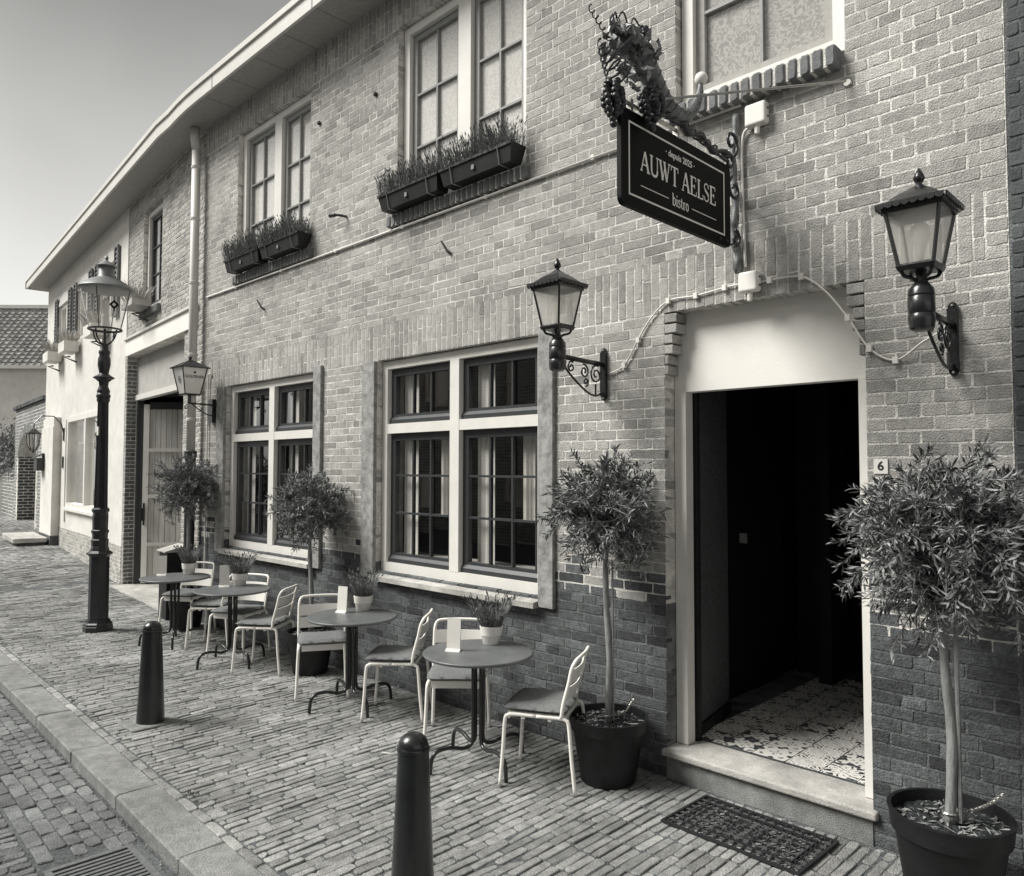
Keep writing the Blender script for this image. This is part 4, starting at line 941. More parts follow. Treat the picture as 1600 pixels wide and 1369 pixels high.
def vleaf(c, n, size, m):
    n = Vector(n).normalized(); a = n.orthogonal().normalized(); ang = rnd.uniform(0, 6); a = Matrix.Rotation(ang, 3, n) @ a; b = n.cross(a)
    rr_ = [1, .55, .85, .5, .75, .35, .30, .35, .75, .5, .85, .55]; vs = [Vector(c)+n*size*.25]
    for i, r in enumerate(rr_):
        t = 2*PI*i/12; vs.append(Vector(c)+a*(r*size*math.cos(t))+b*(r*size*math.sin(t))-n*size*.15*(i % 2)+n*.1*size*math.cos(2*t))
    m.add([v[:] for v in vs], [(0, i+1, (i+1) % 12+1) for i in range(12)], rnd.random())
for i in range(44):
    m = MB(); a = rnd.uniform(0, 2*PI); rr_ = rnd.uniform(.02, .15)
    vleaf((rnd.uniform(-.06, .10), -1.13+rr_*math.cos(a), .71+rr_*1.1*math.sin(a)), (rnd.uniform(.3, 1), rnd.uniform(-.8, .5), rnd.uniform(-.4, .9)), rnd.uniform(.035, .065), m); m.build('vine_leaf', mat('iron_leaf', .22, .45, .5, 30, .2, 60, .5, metal=.3, tone=.7), sg)
coil = [(.012*math.cos(i*.9), -1.40+.0036*i, .84-.0022*i+.012*math.sin(i*.9)) for i in range(42)]; MB().tube(coil, .0035, 4).build('tendril', M_BLACK, sg)
coil = [(.01+(.012+.0009*i)*math.cos(i*.62), -1.35+.0025*i+(.01+.0007*i)*math.sin(i*.62)*.4, .70-.0016*i+(.012+.0009*i)*math.sin(i*.62)) for i in range(64)]; MB().tube(coil, .005, 5).build('tendril', M_IRON, sg)
coil = [(.016*math.cos(i*.8), -1.27+.0004*i+.016*math.sin(i*.8), .56-.0035*i) for i in range(40)]; MB().tube(coil, .0045, 4).build('tendril', M_IRON, sg)
MB().tube(catmull([(0, -1.23, .80), (.02, -1.18, .90), (0, -1.10, .87), (-.01, -1.05, .94), (0, -1.0, .90)], 5), .0045, 5).build('tendril', M_BLACK, sg)
MB().tube(catmull([(0, -1.26, .78), (.02, -1.24, .87), (0, -1.20, .86), (-.01, -1.21, .80)], 5), .0045, 5).build('tendril', M_BLACK, sg)
m_ = MB(); vleaf((.11, -1.05, .765), (1, -.3, .2), .035, m_); m_.build('flower', M_CARD, sg)
t = thing('stay_rod', 'thin iron stay running from the sign to the wall', 'rod', (-1.475, 0, 3.863))
MB().tube([(-.60, -.93, -.215), (0, -.03, 0)], .0065, 6).build('rod', M_STEEL, t); MB().lathe([(.02, -.002), (.024, .004), (.018, .012)], 0, 0, 10).build('wall_eye', M_STEEL, t)
t.children[1].rotation_euler = (PI/2, 0, 0)

# ------------------------------------------------------------------ black wall lanterns
def wall_lantern(x, z, label):
    t = thing('wall_lantern', label, 'lantern', (x, 0, z), 0, 'black lanterns on scrolled wall brackets')
    # z = height of the cup bottom ; lamp axis at y=-.475
    ax = -.475
    def sq(mb, rings, cap=True):  # rings (half, z)
        vs = []; fs = []
        for h, zz in rings: vs += [(-h, ax-h, zz), (h, ax-h, zz), (h, ax+h, zz), (-h, ax+h, zz)]
        for i in range(len(rings)-1):
            for k in range(4): a = i*4+k; b = i*4+(k+1) % 4; fs.append((a, b, b+4, a+4))
        if cap: fs += [(3,2,1,0), tuple(len(vs)-4+k for k in range(4))]
        mb.add(vs, fs)
    mb = MB(); sq(mb, [(.128, .505), (.13, .515), (.115, .53), (.065, .575), (.03, .60), (.012, .615)])
    # scalloped edge of the roof
    for k in range(4):
        for i in range(8):
            u = -.13+.0325*(i+.5); c = [(u, ax-.134), (.134, ax+u), (-u, ax+.134), (-.134, ax-u)][k]
            dx, dy = [(1,0),(0,1),(-1,0),(0,-1)][k]; n = [(0,-1),(1,0),(0,1),(-1,0)][k]
            pts = [(-.016, .012), (-.014, -.006), (0, -.013), (.014, -.006), (.016, .012)]
            vs = [(c[0]+dx*a, c[1]+dy*a, .515+b) for a, b in pts]+[(c[0]+dx*a+n[0]*.006, c[1]+dy*a+n[1]*.006, .515+b) for a, b in pts]
            mb.add(vs, [(0,1,2,3,4), (9,8,7,6,5)]+[(i2, i2+5, (i2+1) % 5+5, (i2+1) % 5) for i2 in range(5)])
    mb.build('lantern_roof', M_BLACK, t)
    MB().lathe([(.012, .60), (.020, .612), (.010, .622), (.018, .632), (.024, .645), (.018, .662), (.004, .69)], 0, ax, 12).build('finial', M_BLACK, t, smooth=True)
    gt, gb_, zt, zb = .105, .066, .505, .262
    for k in range(4):
        dx, dy = [(1,0),(0,1),(-1,0),(0,-1)][k]; n = [(0,-1),(1,0),(0,1),(-1,0)][k]
        def q(u, h, z_, o=0): return (dx*u*h+n[0]*(h+o), ax+dy*u*h+n[1]*(h+o), z_)
        MB().quad(q(-.93, gb_, zb), q(.93, gb_, zb), q(.93, gt, zt), q(-.93, gt, zt)).build('pane', M_FGLASS, t)
        m = MB(); a, b = Vector(q(-1, gb_+.002, zb)), Vector(q(-1, gt+.002, zt)); m.tube([a, b], .0085, 4); m.build('frame_bar', M_BLACK, t)
    mb = MB(); sq(mb, [(.070, .242), (.078, .262), (.070, .272)]); mb.build('bottom_frame', M_BLACK, t)
    mb = MB(); frame_pts = [(.112, .490), (.119, .508)]; vs = []
    for h, zz in ((.100, .488), (.116, .488), (.119, .508), (.100, .508)): vs += [(-h, ax-h, zz), (h, ax-h, zz), (h, ax+h, zz), (-h, ax+h, zz)]
    mb.add(vs, [(i*4+k, i*4+(k+1) % 4, ((i+1) % 4)*4+(k+1) % 4, ((i+1) % 4)*4+k) for i in range(4) for k in range(4)]); mb.build('top_frame', M_BLACK, t)
    MB().lathe([(.014, .25), (.016, .33), (.022, .345), (.038, .385), (.040, .41), (.032, .44), (.012, .455)], 0, ax, 14).build('bulb', M_BULB, t, smooth=True)
    m = MB()
    for k in range(4):
        a = PI/4+k*PI/2; m.tube(catmull([(.085*math.cos(a), ax+.085*math.sin(a), .243), (.07*math.cos(a), ax+.07*math.sin(a), .222), (.03*math.cos(a), ax+.03*math.sin(a), .21), (.016*math.cos(a), ax+.016*math.sin(a), .19)], 4), .008, 6)
    m.build('stay', M_BLACK, t)
    MB().lathe([(.034, -.012), (.049, -.002), (.053, .03), (.053, .055), (.049, .06), (.053, .066), (.053, .13), (.049, .135), (.053, .141), (.050, .165), (.034, .188), (.022, .198), (.019, .235), (.030, .243)], 0, ax, 18).build('cup', M_BLACK, t, auto=40)
    m = MB(); m.tube([(0, ax+.03, .085), (0, -.18, .078), (0, -.02, .075)], .016, 8); m.build('arm', M_BLACK, t, smooth=True)
    m = MB(); pr = [(0, -.150), (.018, -.168), (.022, -.19+.0)]; m.box(-.022, .022, -.026, -.002, -.135, .155)
    m.lathe([(.001, 0), (.024, 0), (.024, .018), (.001, .018)], 0, 0, 12) if 0 else None
    m.prism([(.022*math.cos(a), .155+.03*math.sin(a)) for a in [PI*i/6 for i in range(7)]], lambda a, b, s: (a, -.014 if s == 0 else -.002, b)); m.prism([(.022*math.cos(a), -.135-.03*math.sin(-a)) for a in [-PI+PI*i/6 for i in range(7)]], lambda a, b, s: (a, -.014 if s == 0 else -.002, b)); m.build('wall_plate', M_BLACK, t)
    for zz in (.168, -.148): MB().sphere((0, -.018, zz), .007, 8).build('screw_head', M_STEEL, t)
    R_ = .0062
    m = MB(); m.tube(catmull([(0, -.40, .06), (0, -.40, .02), (0, -.34, -.03), (0, -.26, -.08), (0, -.17, -.125), (0, -.09, -.135), (0, -.03, -.11)], 6), R_*1.2, 6); m.build('brace', M_BLACK, t)
    for (cy, cz, r, a0, tn, sg_) in ((-.095, .0, .062, 1.2, 1.6, 1), (-.215, .012, .045, 1.3, 1.5, -1), (-.20, -.055, .028, -1.5, 1.3, 1), (-.345, .028, .036, 1.0, 1.4, 1)):
        MB().tube(scroll(cy, cz, r, a0, tn, sg_, 30), R_, 5).build('scroll', M_BLACK, t, smooth=True)
    MB().tube([(0, -.10, -.062), (0, -.10, -.132)], R_, 5).build('scroll_link', M_BLACK, t)
    return t
wall_lantern(-3.065, 2.465, 'black glass lantern on scroll bracket between big window and doorway')
wall_lantern(-1.01, 2.455, 'black glass lantern on scroll bracket right of the open doorway')
# ------------------------------------------------------------------ white panel beer lantern
t = thing('beer_lantern', 'lantern with white lettered panels on thin arm beside the downpipe', 'lantern', (-8.94, 0, 2.48))
ax = -.30; LW = MB()
def ring4(h, z): return [(-h, ax-h, z), (h, ax-h, z), (h, ax+h, z), (-h, ax+h, z)]
vs = ring4(.172, .545)+ring4(.176, .552)+ring4(.02, .645)+ring4(.004, .65); LW.add(vs, [(3,2,1,0)]+[(i*4+k, i*4+(k+1) % 4, i*4+4+(k+1) % 4, i*4+4+k) for i in range(3) for k in range(4)]+[(12,13,14,15)]); LW.build('lantern_roof', M_IRON, t)
MB().sphere((0, ax, .67), .022, 10).build('finial', M_BLACK, t, smooth=True)
for k in range(4):
    dx, dy = [(1,0),(0,1),(-1,0),(0,-1)][k]; n = [(0,-1),(1,0),(0,1),(-1,0)][k]
    def q(u, h, z_, o=0.): return (dx*u*h+n[0]*(h+o), ax+dy*u*h+n[1]*(h+o), z_)
    pn_ = MB().quad(q(-.95, .088, .245), q(.95, .088, .245), q(.95, .142, .545), q(-.95, .142, .545)).build('panel', M_BULB, t)
    MB().tube([q(-1, .089, .24), q(-1, .144, .545)], .007, 4).build('frame_bar', M_BLACK, t)
    sl = math.atan2(.054, .30)
    if k == 1:   # +x face
        M = Matrix(((0, math.sin(sl)*1., math.cos(sl), .1265), (1, 0, 0, ax), (0, math.cos(sl), -math.sin(sl), .440), (0, 0, 0, 1)))
        font_text('lettering', 'GULPENER', .046, M_MIDPRINT, pn_, M, bold=.0012)
        M = Matrix(((0, math.sin(sl)*1., math.cos(sl), .1365), (1, 0, 0, ax), (0, math.cos(sl), -math.sin(sl), .49), (0, 0, 0, 1)))
        m = MB().lathe([(.014, 0), (.014, .001)], 0, 0, 10).build('emblem', M_DARKPRINT, pn_); m.matrix_local = M
    if k == 0:
        M = Matrix(((1, 0, 0, 0), (0, math.sin(-sl), -math.cos(sl), ax-.1195), (0, math.cos(sl), -math.sin(sl), .405), (0, 0, 0, 1)))
        m = MB(); n_ = 20; vs = [(r*math.cos(2*PI*i/n_)*.8, r*math.sin(2*PI*i/n_), .001) for r in (.034, .044) for i in range(n_)]; m.add(vs, [(i, (i+1) % n_, n_+(i+1) % n_, n_+i) for i in range(n_)])
        m.lathe([(.018, 0), (.018, .001)], 0, 0, 10); m = m.build('emblem', M_MIDPRINT, pn_); m.matrix_local = M
m = MB(); vs = ring4(.085, .228)+ring4(.094, .245); m.add(vs, [(3,2,1,0), (4,5,6,7)]+[(k, (k+1) % 4, 4+(k+1) % 4, 4+k) for k in range(4)]); m.build('bottom_frame', M_BLACK, t)
MB().tube([(0, ax, .23), (0, ax, .135)], .018, 8).build('socket', M_BLACK, t); MB().tube([(0, ax-.02, .14), (0, -.01, .13)], .011, 6).build('arm', M_BLACK, t)
MB().tube(catmull([(0, ax+.03, .13), (0, ax+.11, .07), (0, ax+.2, .02), (0, -.02, .0)], 4), .007, 5).build('brace', M_BLACK, t); MB().tube(scroll(ax-.03, .09, .03, 1.2, 1., 1, 16), .006, 5).build('scroll', M_BLACK, t)
MB().box(-.05, .05, -.05, -.002, -.08, .2).build('wall_plate', M_BLACK, t)

# ------------------------------------------------------------------ pipes, conduits, boxes on the front
t = thing('downpipe', 'tall pale downpipe with dark cast iron foot between bistro and garage', 'downpipe', (-9.36, -.10, 0))
MB().tube([(0, 0, 2.02), (0, 0, 5.85)], .052, 14).build('upper_pipe', M_PIPE, t, smooth=True)
MB().tube([(0, 0, 5.82), (0, -.02, 5.95), (0, -.02, 6.09)], .054, 14).build('bend', M_PIPE, t, smooth=True)
for z in (2.45, 3.25, 4.15, 4.95, 5.6): MB().lathe([(.054, z-.02), (.06, z-.015), (.06, z+.015), (.054, z+.02)], 0, 0, 14).build('bracket_ring', M_PIPE, t)
MB().lathe([(.062, .0), (.062, 1.98), (.074, 1.99), (.074, 2.06), (.062, 2.07)], 0, 0, 14).build('cast_iron_foot', M_IRON, t, auto=40)
def cable(name, label, pts, r, clips, m=M_PVC, cat='cable'):
    t = thing(name, label, cat, pts[0]); o = Vector(pts[0]); P = catmull([Vector(p)-o for p in pts], 6) if len(pts) > 2 else [Vector(p)-o for p in pts]
    MB().tube(P, r, 7).build('run', m, t, smooth=True)
    for c in clips: c = Vector(c)-o; MB().box(c.x-.012, c.x+.012, c.y-.012, c.y+.014, c.z-.017, c.z+.017).build('clip', M_CARD, t)
    return t
cable('conduit', 'straight white conduit running along the wall under the upper windows', [(-9.18, -.016, 3.955), (-2.07, -.016, 3.945)], .011, [(-8.4+1.05*i, -.012, 3.953) for i in range(6)])
cable('lamp_cable', 'white cable looping from the left lantern to the junction box', [(-3.02, -.012, 2.475), (-2.90, -.012, 2.52), (-2.80, -.012, 2.66), (-2.70, -.012, 2.79), (-2.566, -.012, 2.886), (-2.374, -.012, 2.888), (-2.185, -.012, 2.905), (-2.09, -.012, 2.91)], .0055, [(-2.90, -.012, 2.52), (-2.79, -.012, 2.67), (-2.566, -.012, 2.886), (-2.374, -.012, 2.888), (-2.185, -.012, 2.905)])
cable('lamp_cable', 'white cable drooping from the junction box to the right lantern', [(-1.97, -.012, 2.90), (-1.90, -.012, 2.90), (-1.733, -.012, 2.889), (-1.607, -.012, 2.792), (-1.491, -.012, 2.633), (-1.387, -.012, 2.462), (-1.264, -.012, 2.391), (-1.13, -.05, 2.46), (-1.05, -.09, 2.49)], .0055, [(-1.91, -.012, 2.90), (-1.733, -.012, 2.889), (-1.491, -.012, 2.633), (-1.387, -.012, 2.462), (-1.264, -.012, 2.391)])
cable('riser_cable', 'upright white cable between the two junction boxes beside sign bracket', [(-2.0, -.02, 3.80), (-2.06, -.02, 3.74), (-2.062, -.02, 3.4), (-2.05, -.02, 3.0)], .008, [])
cable('wall_cable', 'thin upright white cable behind the white panel lantern', [(-9.02, -.02, 3.0), (-9.08, -.02, 2.9), (-9.08, -.02, 2.0), (-9.09, -.02, .5)], .010, [(-9.08, -.02, 2.4), (-9.08, -.02, 1.5)])
def jbox(x, z, label, w=.11):
    t = thing('junction_box', label, 'junction box', (x, -.0, z), 0, 'white junction boxes on the front')
    o = link('box', MB().box(-w/2, w/2, -.062, -.002, -w/2, w/2).mesh('box', M_CARD), t); b = o.modifiers.new('b', 'BEVEL'); b.width = .014; b.segments = 3
    MB().lathe([(.013, -.075-.03), (.016, -.095+.015), (.016, -w/2+.001)], 0, -.03, 10).build('gland', M_CARD, t)
    for zz in (-.025, .022): MB().lathe([(.006, 0), (.006, .004)], 0, 0, 8).build('plug', M_IRON, t, loc=(w/2+.001, -.03, zz))
    for c in t.children[2:]: c.rotation_euler = (0, PI/2, 0)
jbox(-1.965, 3.845, 'white junction box under the top right window sill', .125); jbox(-2.02, 2.905, 'white junction box on the soldier bricks over the doorway', .115)
def plate(name, label, cat, x0, x1, z0, z1, m): 
    t = thing(name, label, cat, ((x0+x1)/2, 0, (z0+z1)/2)); MB().box(-(x1-x0)/2, (x1-x0)/2, -.008, -.002, -(z1-z0)/2, (z1-z0)/2).build('plate', m, t); return t
FM = lambda x, z, y=-.0088: Matrix(((1,0,0,x),(0,0,-1,y),(0,1,0,z),(0,0,0,1)))
t = plate('house_number', 'small white enamel plate with a black 6 beside the doorway', 'number plate', -1.378, -1.312, 1.832, 1.905, M_CARD); font_text('numeral', '6', .062, M_DARKPRINT, t, FM(0, 0), bold=.0016)
t = plate('paper_notice', 'white paper notice below the house number, half behind olive leaves', 'notice', -1.382, -1.27, 1.655, 1.815, M_CARD)
m = MB(); m.add([(-.03, -.0085, -.035), (.005, -.0085, .005), (.04, -.0085, -.03), (.034, -.0085, -.036), (.005, -.0085, -.004), (-.026, -.0085, -.042)], [(0,1,4,5),(1,2,3,4)]); m.build('print', M_DARKPRINT, t)
t = plate('parting_sign', 'narrow black sign with white capitals behind the right olive tree', 'sign', -1.345, -1.185, 1.175, 1.255, M_SIGN); font_text('lettering', 'PUNT UIT!', .030, M_WHITEPRINT, t, FM(0, 0), bold=.0006)
for (x, z, s, lab) in ((-6.157, 4.26, 1, 'rusty iron hook high on the wall between the upper windows'), (-4.642, 3.62, 0, 'iron shutter hook above the larger ground floor window'), (-7.751, 3.623, 0, 'iron shutter hook above the left ground floor window'), (-5.674, 5.274, 2, 'dark anchor stud beside the middle upper window'), (-6.637, 5.317, 2, 'dark anchor stud beside the left upper window')):
    t = thing('wall_hook', lab, 'hook', (x, 0, z))
    if s == 1: MB().tube(catmull([(.02, -.0, -.01), (.01, -.06, -.01), (-.03, -.10, -.005), (-.10, -.11, .0)], 4), [.012]*8+[.02]*5, 6).build('hook', M_IRON, t)
    elif s == 0: MB().tube([(.02, 0, -.03), (.01, -.03, -.01), (-.02, -.07, .07)], [.014, .012, .008], 6).build('hook', M_IRONLT, t)
    else: MB().sphere((0, -.01, 0), .022, 8).build('stud', M_IRON, t)
# ------------------------------------------------------------------ plants
def tuft(m, cx, cy, cz, n, h, spread, w=.0022, spike=True, rx=None, rg=rnd, lean=.35):
    """thin stems with leaves and dark flower spikes"""
    for i in range(n):
        a = rg.uniform(0, 2*PI); r = spread*math.sqrt(rg.random())*.45
        bx = cx+(rg.uniform(-rx, rx) if rx else r*math.cos(a)); by = cy+r*math.sin(a)*(1 if not rx else .7)
        hh = h*rg.uniform(.55, 1.05); dx = math.cos(a)*lean*hh*rg.random(); dy = math.sin(a)*lean*hh*rg.random()
        P = [Vector((bx, by, cz)), Vector((bx+dx*.4, by+dy*.4, cz+hh*.5)), Vector((bx+dx, by+dy, cz+hh))]
        s = Vector((-math.sin(a+1), math.cos(a+1), 0))*w; t = rg.random()
        for p, q in zip(P[:-1], P[1:]): m.quad(p-s, p+s, q+s*.8, q-s*.8, t)
        for k in range(4):
            u = rg.uniform(.1, .85); p = P[0].lerp(P[2], u); b = rg.uniform(0, 2*PI); l = rg.uniform(.018, .038)
            d = Vector((math.cos(b), math.sin(b), rg.uniform(.4, 1.4))).normalized()*l; s2 = d.cross(Vector((0, 0, 1))).normalized()*l*.09
            m.add([p, p+d*.5+s2, p+d, p+d*.5-s2], [(0,1,2,3)], rg.random())
        if spike and rg.random() < .28:
            p = P[2]; m.tube([p, p+Vector((dx*.15, dy*.15, .012)), p+Vector((dx*.2, dy*.2, .026))], [.0025, .005, .0015], 4, tone=0)
def olive(x, y, R, zc, rz, pot, label, crown_n=95, trunk_r=.02, seed=1, lean=(0, 0), pot_h=.40, pot_r=.19, sx=1., ch=True, droop=0.):
    rg = random.Random(seed); t = thing('potted_olive_tree', label, 'olive tree', (x, y, 0), 0, 'potted olive trees along the front')
    if pot:
        h, r = pot_h, pot_r
        MB().lathe([(r*.66, 0), (r*.68, .008), (r*.885, h*.80), (r*.95, h*.81), (r*.985, h*.97), (r, h*.985), (r, h), (r*.93, h), (r*.90, h*.86)], 0, 0, 40).build('pot', M_POTB, t, auto=35)
        m = MB(); n = 26
        for i in range(n):
            for j in range(n):
                def q(a, b):
                    u, v = (a/n*2-1)*r*.93, (b/n*2-1)*r*.93; l = math.hypot(u, v); 
                    return (u, v, h*.885+.010*math.sin(u*60+1)*math.cos(v*70)) if l <= r*.93 else (u*r*.93/l, v*r*.93/l, h*.88)
                m.quad(q(i, j), q(i+1, j), q(i+1, j+1), q(i, j+1))
        m.build('soil', M_SOIL, t, smooth=True)
        m = MB()
        for i in range(170 if R > .3 else 60):
            a = rg.uniform(0, 2*PI); rr_ = r*.88*math.sqrt(rg.random()); p = Vector((rr_*math.cos(a), rr_*math.sin(a), h*.885+rg.uniform(.004, .016))); b = rg.uniform(0, PI); l = rg.uniform(.012, .030)
            d = Vector((math.cos(b), math.sin(b), rg.uniform(-.15, .25)))*l; s = Vector((-d.y, d.x, 0))*.2
            m.add([p-d, p+s+Vector((0,0,.002)), p+d, p-s], [(0,1,2,3)], rg.random())
        m.build('fallen_leaves', mat('dry_leaf', .26, .8, .25, 20, tone=.7), t, kind='stuff')
    b0 = Vector((0, 0, pot_h*.85)); top = Vector((lean[0], lean[1], zc-R*.35))
    TP = catmull([b0, b0.lerp(top, .35)+Vector((.012, .004, 0)), b0.lerp(top, .7)+Vector((-.010, .003, 0)), top], 6)
    MB().tube(TP, [trunk_r*(1.25-.35*i/len(TP)+.10*math.sin(i*1.3+seed)+.10*(i % 5 == 2)) for i in range(len(TP))], 12).build('trunk', M_BARK, t, smooth=True)
    br = MB(); lf_ = MB()
    twigs = []
    nb_ = 16
    for i in range(nb_):
        a = 2*PI*i/nb_*2.39; e = rg.uniform(-.15, 1.35); d = Vector((math.cos(a)*math.cos(e), math.sin(a)*math.cos(e), math.sin(e)))
        s = top - Vector((0, 0, rg.uniform(0, .08))); l = R*rg.uniform(.55, .85)
        P = catmull([s, s+d*l*.4+Vector((0, 0, .03)), s+d*l*.8+Vector((rg.gauss(0, .03), rg.gauss(0, .03), .03)), s+d*l+Vector((0, 0, .02))], 3)
        br.tube(P, [trunk_r*.42*(1-.75*k/len(P)) for k in range(len(P))], 5); twigs += [(P[k], d) for k in range(3, len(P))]
    br.tube([top, Vector((top.x*1.05, top.y*1.05, zc+R*.5))], [trunk_r*.7, trunk_r*.2], 6)
    C = Vector((top.x, top.y, zc))
    for i in range(crown_n):
        s, d0 = twigs[rg.randrange(len(twigs))]
        a = rg.uniform(0, 2*PI); zt = rg.uniform(-.95, 1); q = math.sqrt(max(0, 1-zt*zt)); tgt = C+Vector((q*math.cos(a)*R*sx, q*math.sin(a)*R*sx*.92, zt*R*rz))*rg.choice((rg.uniform(.5, .9), rg.uniform(.85, 1.05), rg.uniform(.9, 1.22)))
        if rg.random() < .25: s = C+(tgt-C)*rg.uniform(.05, .35)
        if tgt.y+y > -.03: tgt.y = -.03-y
        mid = s.lerp(tgt, .55)+Vector((rg.gauss(0, .03), rg.gauss(0, .03), .05)); end = tgt+Vector((0, 0, -droop*rg.random()))
        P = catmull([s, mid, end], 5); br.tube(P, [.0042*(1-.7*k/len(P)) for k in range(len(P))], 4, tone=1)
        n = len(P)
        for k in range(2, n):
            dirn = (P[k]-P[k-1]).normalized()
            for q_ in range(6):
                b = rg.uniform(0, 2*PI); o = dirn.orthogonal().normalized(); o = Matrix.Rotation(b, 3, dirn) @ o
                d = (dirn*rg.uniform(.3, 1.1)+o*rg.uniform(.5, 1.)+Vector((0, 0, rg.uniform(-.15, .35)))).normalized(); l = rg.uniform(.034, .068); w = l*.088
                p = P[k-1].lerp(P[k], rg.random()); 
                if p.y+y > -.012: continue
                nn = d.cross(Vector((rg.gauss(0, 1), rg.gauss(0, 1), rg.gauss(0, 1)))).normalized(); cv = d.cross(nn)*.10*l; tn = rg.random()
                e_ = p+d*l
                if e_.y+y > -.008: e_.y = -.008-y
                lf_.add([p, p+d*l*.35+nn*w+cv, p+d*l*.7+nn*w*.8+cv, e_, p+d*l*.7-nn*w*.8+cv, p+d*l*.35-nn*w+cv, p+d*l*.5+cv*1.6], [(0,5,6),(0,6,1),(1,6,2),(2,6,3),(3,6,4),(4,6,5)], tn)
    br.build('branches', M_BARK, t, kind='stuff'); lf_.build('crown', M_LEAF, t, kind='stuff')
    if ch:
        m = MB(); n = 22
        for i in range(n):
            u = i/(n-1); c = Vector((.03+.16*u, .02+.03*math.sin(u*5), pot_h*.92+.03+.13*u**1.6)); ax_ = Vector((1, .2, .8)).normalized(); o = ax_.orthogonal().normalized()
            if i % 2: o = ax_.cross(o)
            m.tube([(c+ax_*.011*math.cos(k*PI/4)+o*.006*math.sin(k*PI/4))[:] for k in range(9)], .0016, 4, cap=False)
        m.tube([(trunk_r*1.5*math.cos(k*PI/6), trunk_r*1.5*math.sin(k*PI/6), pot_h*.92+.03) for k in range(13)], .004, 5); m.build('chain', M_STEEL, t)
    return t
olive(-2.83, -.285, .37, 1.58, .98, True, 'olive tree in black pot with a thin chain, left of the open doorway', 165, .017, 3, (-.01, 0), .38, .240)
olive(-.955, -.43, .395, 1.53, 1.0, True, 'largest olive tree in black pot at the right edge by the house number', 270, .0175, 8, (.0, .0), 0.44, .235, 1.0, True, .04)
olive(-6.22, -.28, .37, 1.47, .98, True, 'olive tree in black pot before the left ground floor window', 150, .018, 11, (-.02, -.01), .38, .225, 1.0, False)
olive(-8.98, -.27, .40, 1.62, 1.05, True, 'farthest olive tree beside the downpipe and white panel lantern', 150, .020, 15, (.02, 0), .40, .225, 1.1, False)
m = MB().tube([(.036, .012, .40), (.034, .01, 1.45)], .010, 8); o = m.build('support_cane', M_BARK, bpy.data.objects['potted_olive_tree.001'])
m = MB().tube([(.03, .012, .35), (.028, .01, 1.3)], .006, 8); o = m.build('support_cane', M_BARK, bpy.data.objects['potted_olive_tree'])

def planter(x, z, L_, label, seed):
    rg = random.Random(seed); t = thing('flower_box', label, 'flower box', (x, -.088, z), 0, 'black flower boxes of lavender under the upper windows')
    h, a, b = .135, .055, .082; m = MB()
    m.add([(-L_/2+.03, -a, 0), (L_/2-.03, -a, 0), (L_/2-.03, a, 0), (-L_/2+.03, a, 0), (-L_/2, -b, h), (L_/2, -b, h), (L_/2, b, h), (-L_/2, b, h), (-L_/2+.012, -b+.01, h), (L_/2-.012, -b+.01, h), (L_/2-.012, b-.01, h), (-L_/2+.012, b-.01, h)], [(3,2,1,0),(0,1,5,4),(1,2,6,5),(2,3,7,6),(3,0,4,7),(4,5,9,8),(5,6,10,9),(6,7,11,10),(7,4,8,11)])
    m.box(-L_/2-.004, L_/2+.004, -b-.006, -b+.001, h-.02, h+.002); m.build('box', M_POTB, t)
    MB().quad((-L_/2+.015, -b+.015, h-.015), (L_/2-.015, -b+.015, h-.015), (L_/2-.015, b-.015, h-.015), (-L_/2+.015, b-.015, h-.015)).build('soil', M_SOIL, t)
    for u in (-.33, .33): MB().tube([(u*L_, -b-.010, h+.004), (u*L_, -a-.010, -.0), (u*L_, .09, -.004)], .0045, 5).build('strap', M_STEEL, t)
    MB().box(-.03, .0, -.076, -.069, .04, .075).build('tag', M_MIDPRINT, t)
    m = MB(); tuft(m, 0, 0, h-.02, 850, .20, .34, .0020, True, L_/2-.02, rg, .55); m.build('lavender', M_LAV, t, kind='stuff')
planter(-5.00, 4.080, .80, 'black flower box, left one under the middle upper window', 1); planter(-4.175, 4.080, .80, 'black flower box, right one under the middle upper window', 2)
planter(-7.98, 4.082, .80, 'black flower box, left one under the left upper window', 3); planter(-7.15, 4.082, .80, 'black flower box, right one under the left upper window', 4)
def wbox(s, z, label, seed, m_box=M_WHITEWALL, L_=.60, hh=.20):
    t = s2thing('flower_box', label, 'flower box', s, -.17, z); m = MB(); m.box(-L_/2, L_/2, -.13, .13, 0, hh); m.build('box', m_box, t)
    m = MB(); tuft(m, 0, 0, hh-.02, 200, .26, .3, .006, False, L_/2-.02, random.Random(seed), .8); m.build('plants', mat('pale_blossom', .42, .8, .3, 20, tone=.4), t, kind='stuff')
    m = MB(); m.tube([(.2, .0, -.1), (.2, -.1, -.12), (.2, .12, -.2)], .02, 5); m.build('bracket', M_IRON, t)
wbox(-9.35, 4.15, 'white flower box under the farthest shuttered window', 5); wbox(-7.55, 4.15, 'white flower box under the middle shuttered window', 6); wbox(-5.2, 4.15, 'white flower box under the nearest shuttered window, behind lamp post', 7)
wbox(-2.5, 4.22, 'small flower trough below the slim garage house window', 8, M_STONE, .62, .09)

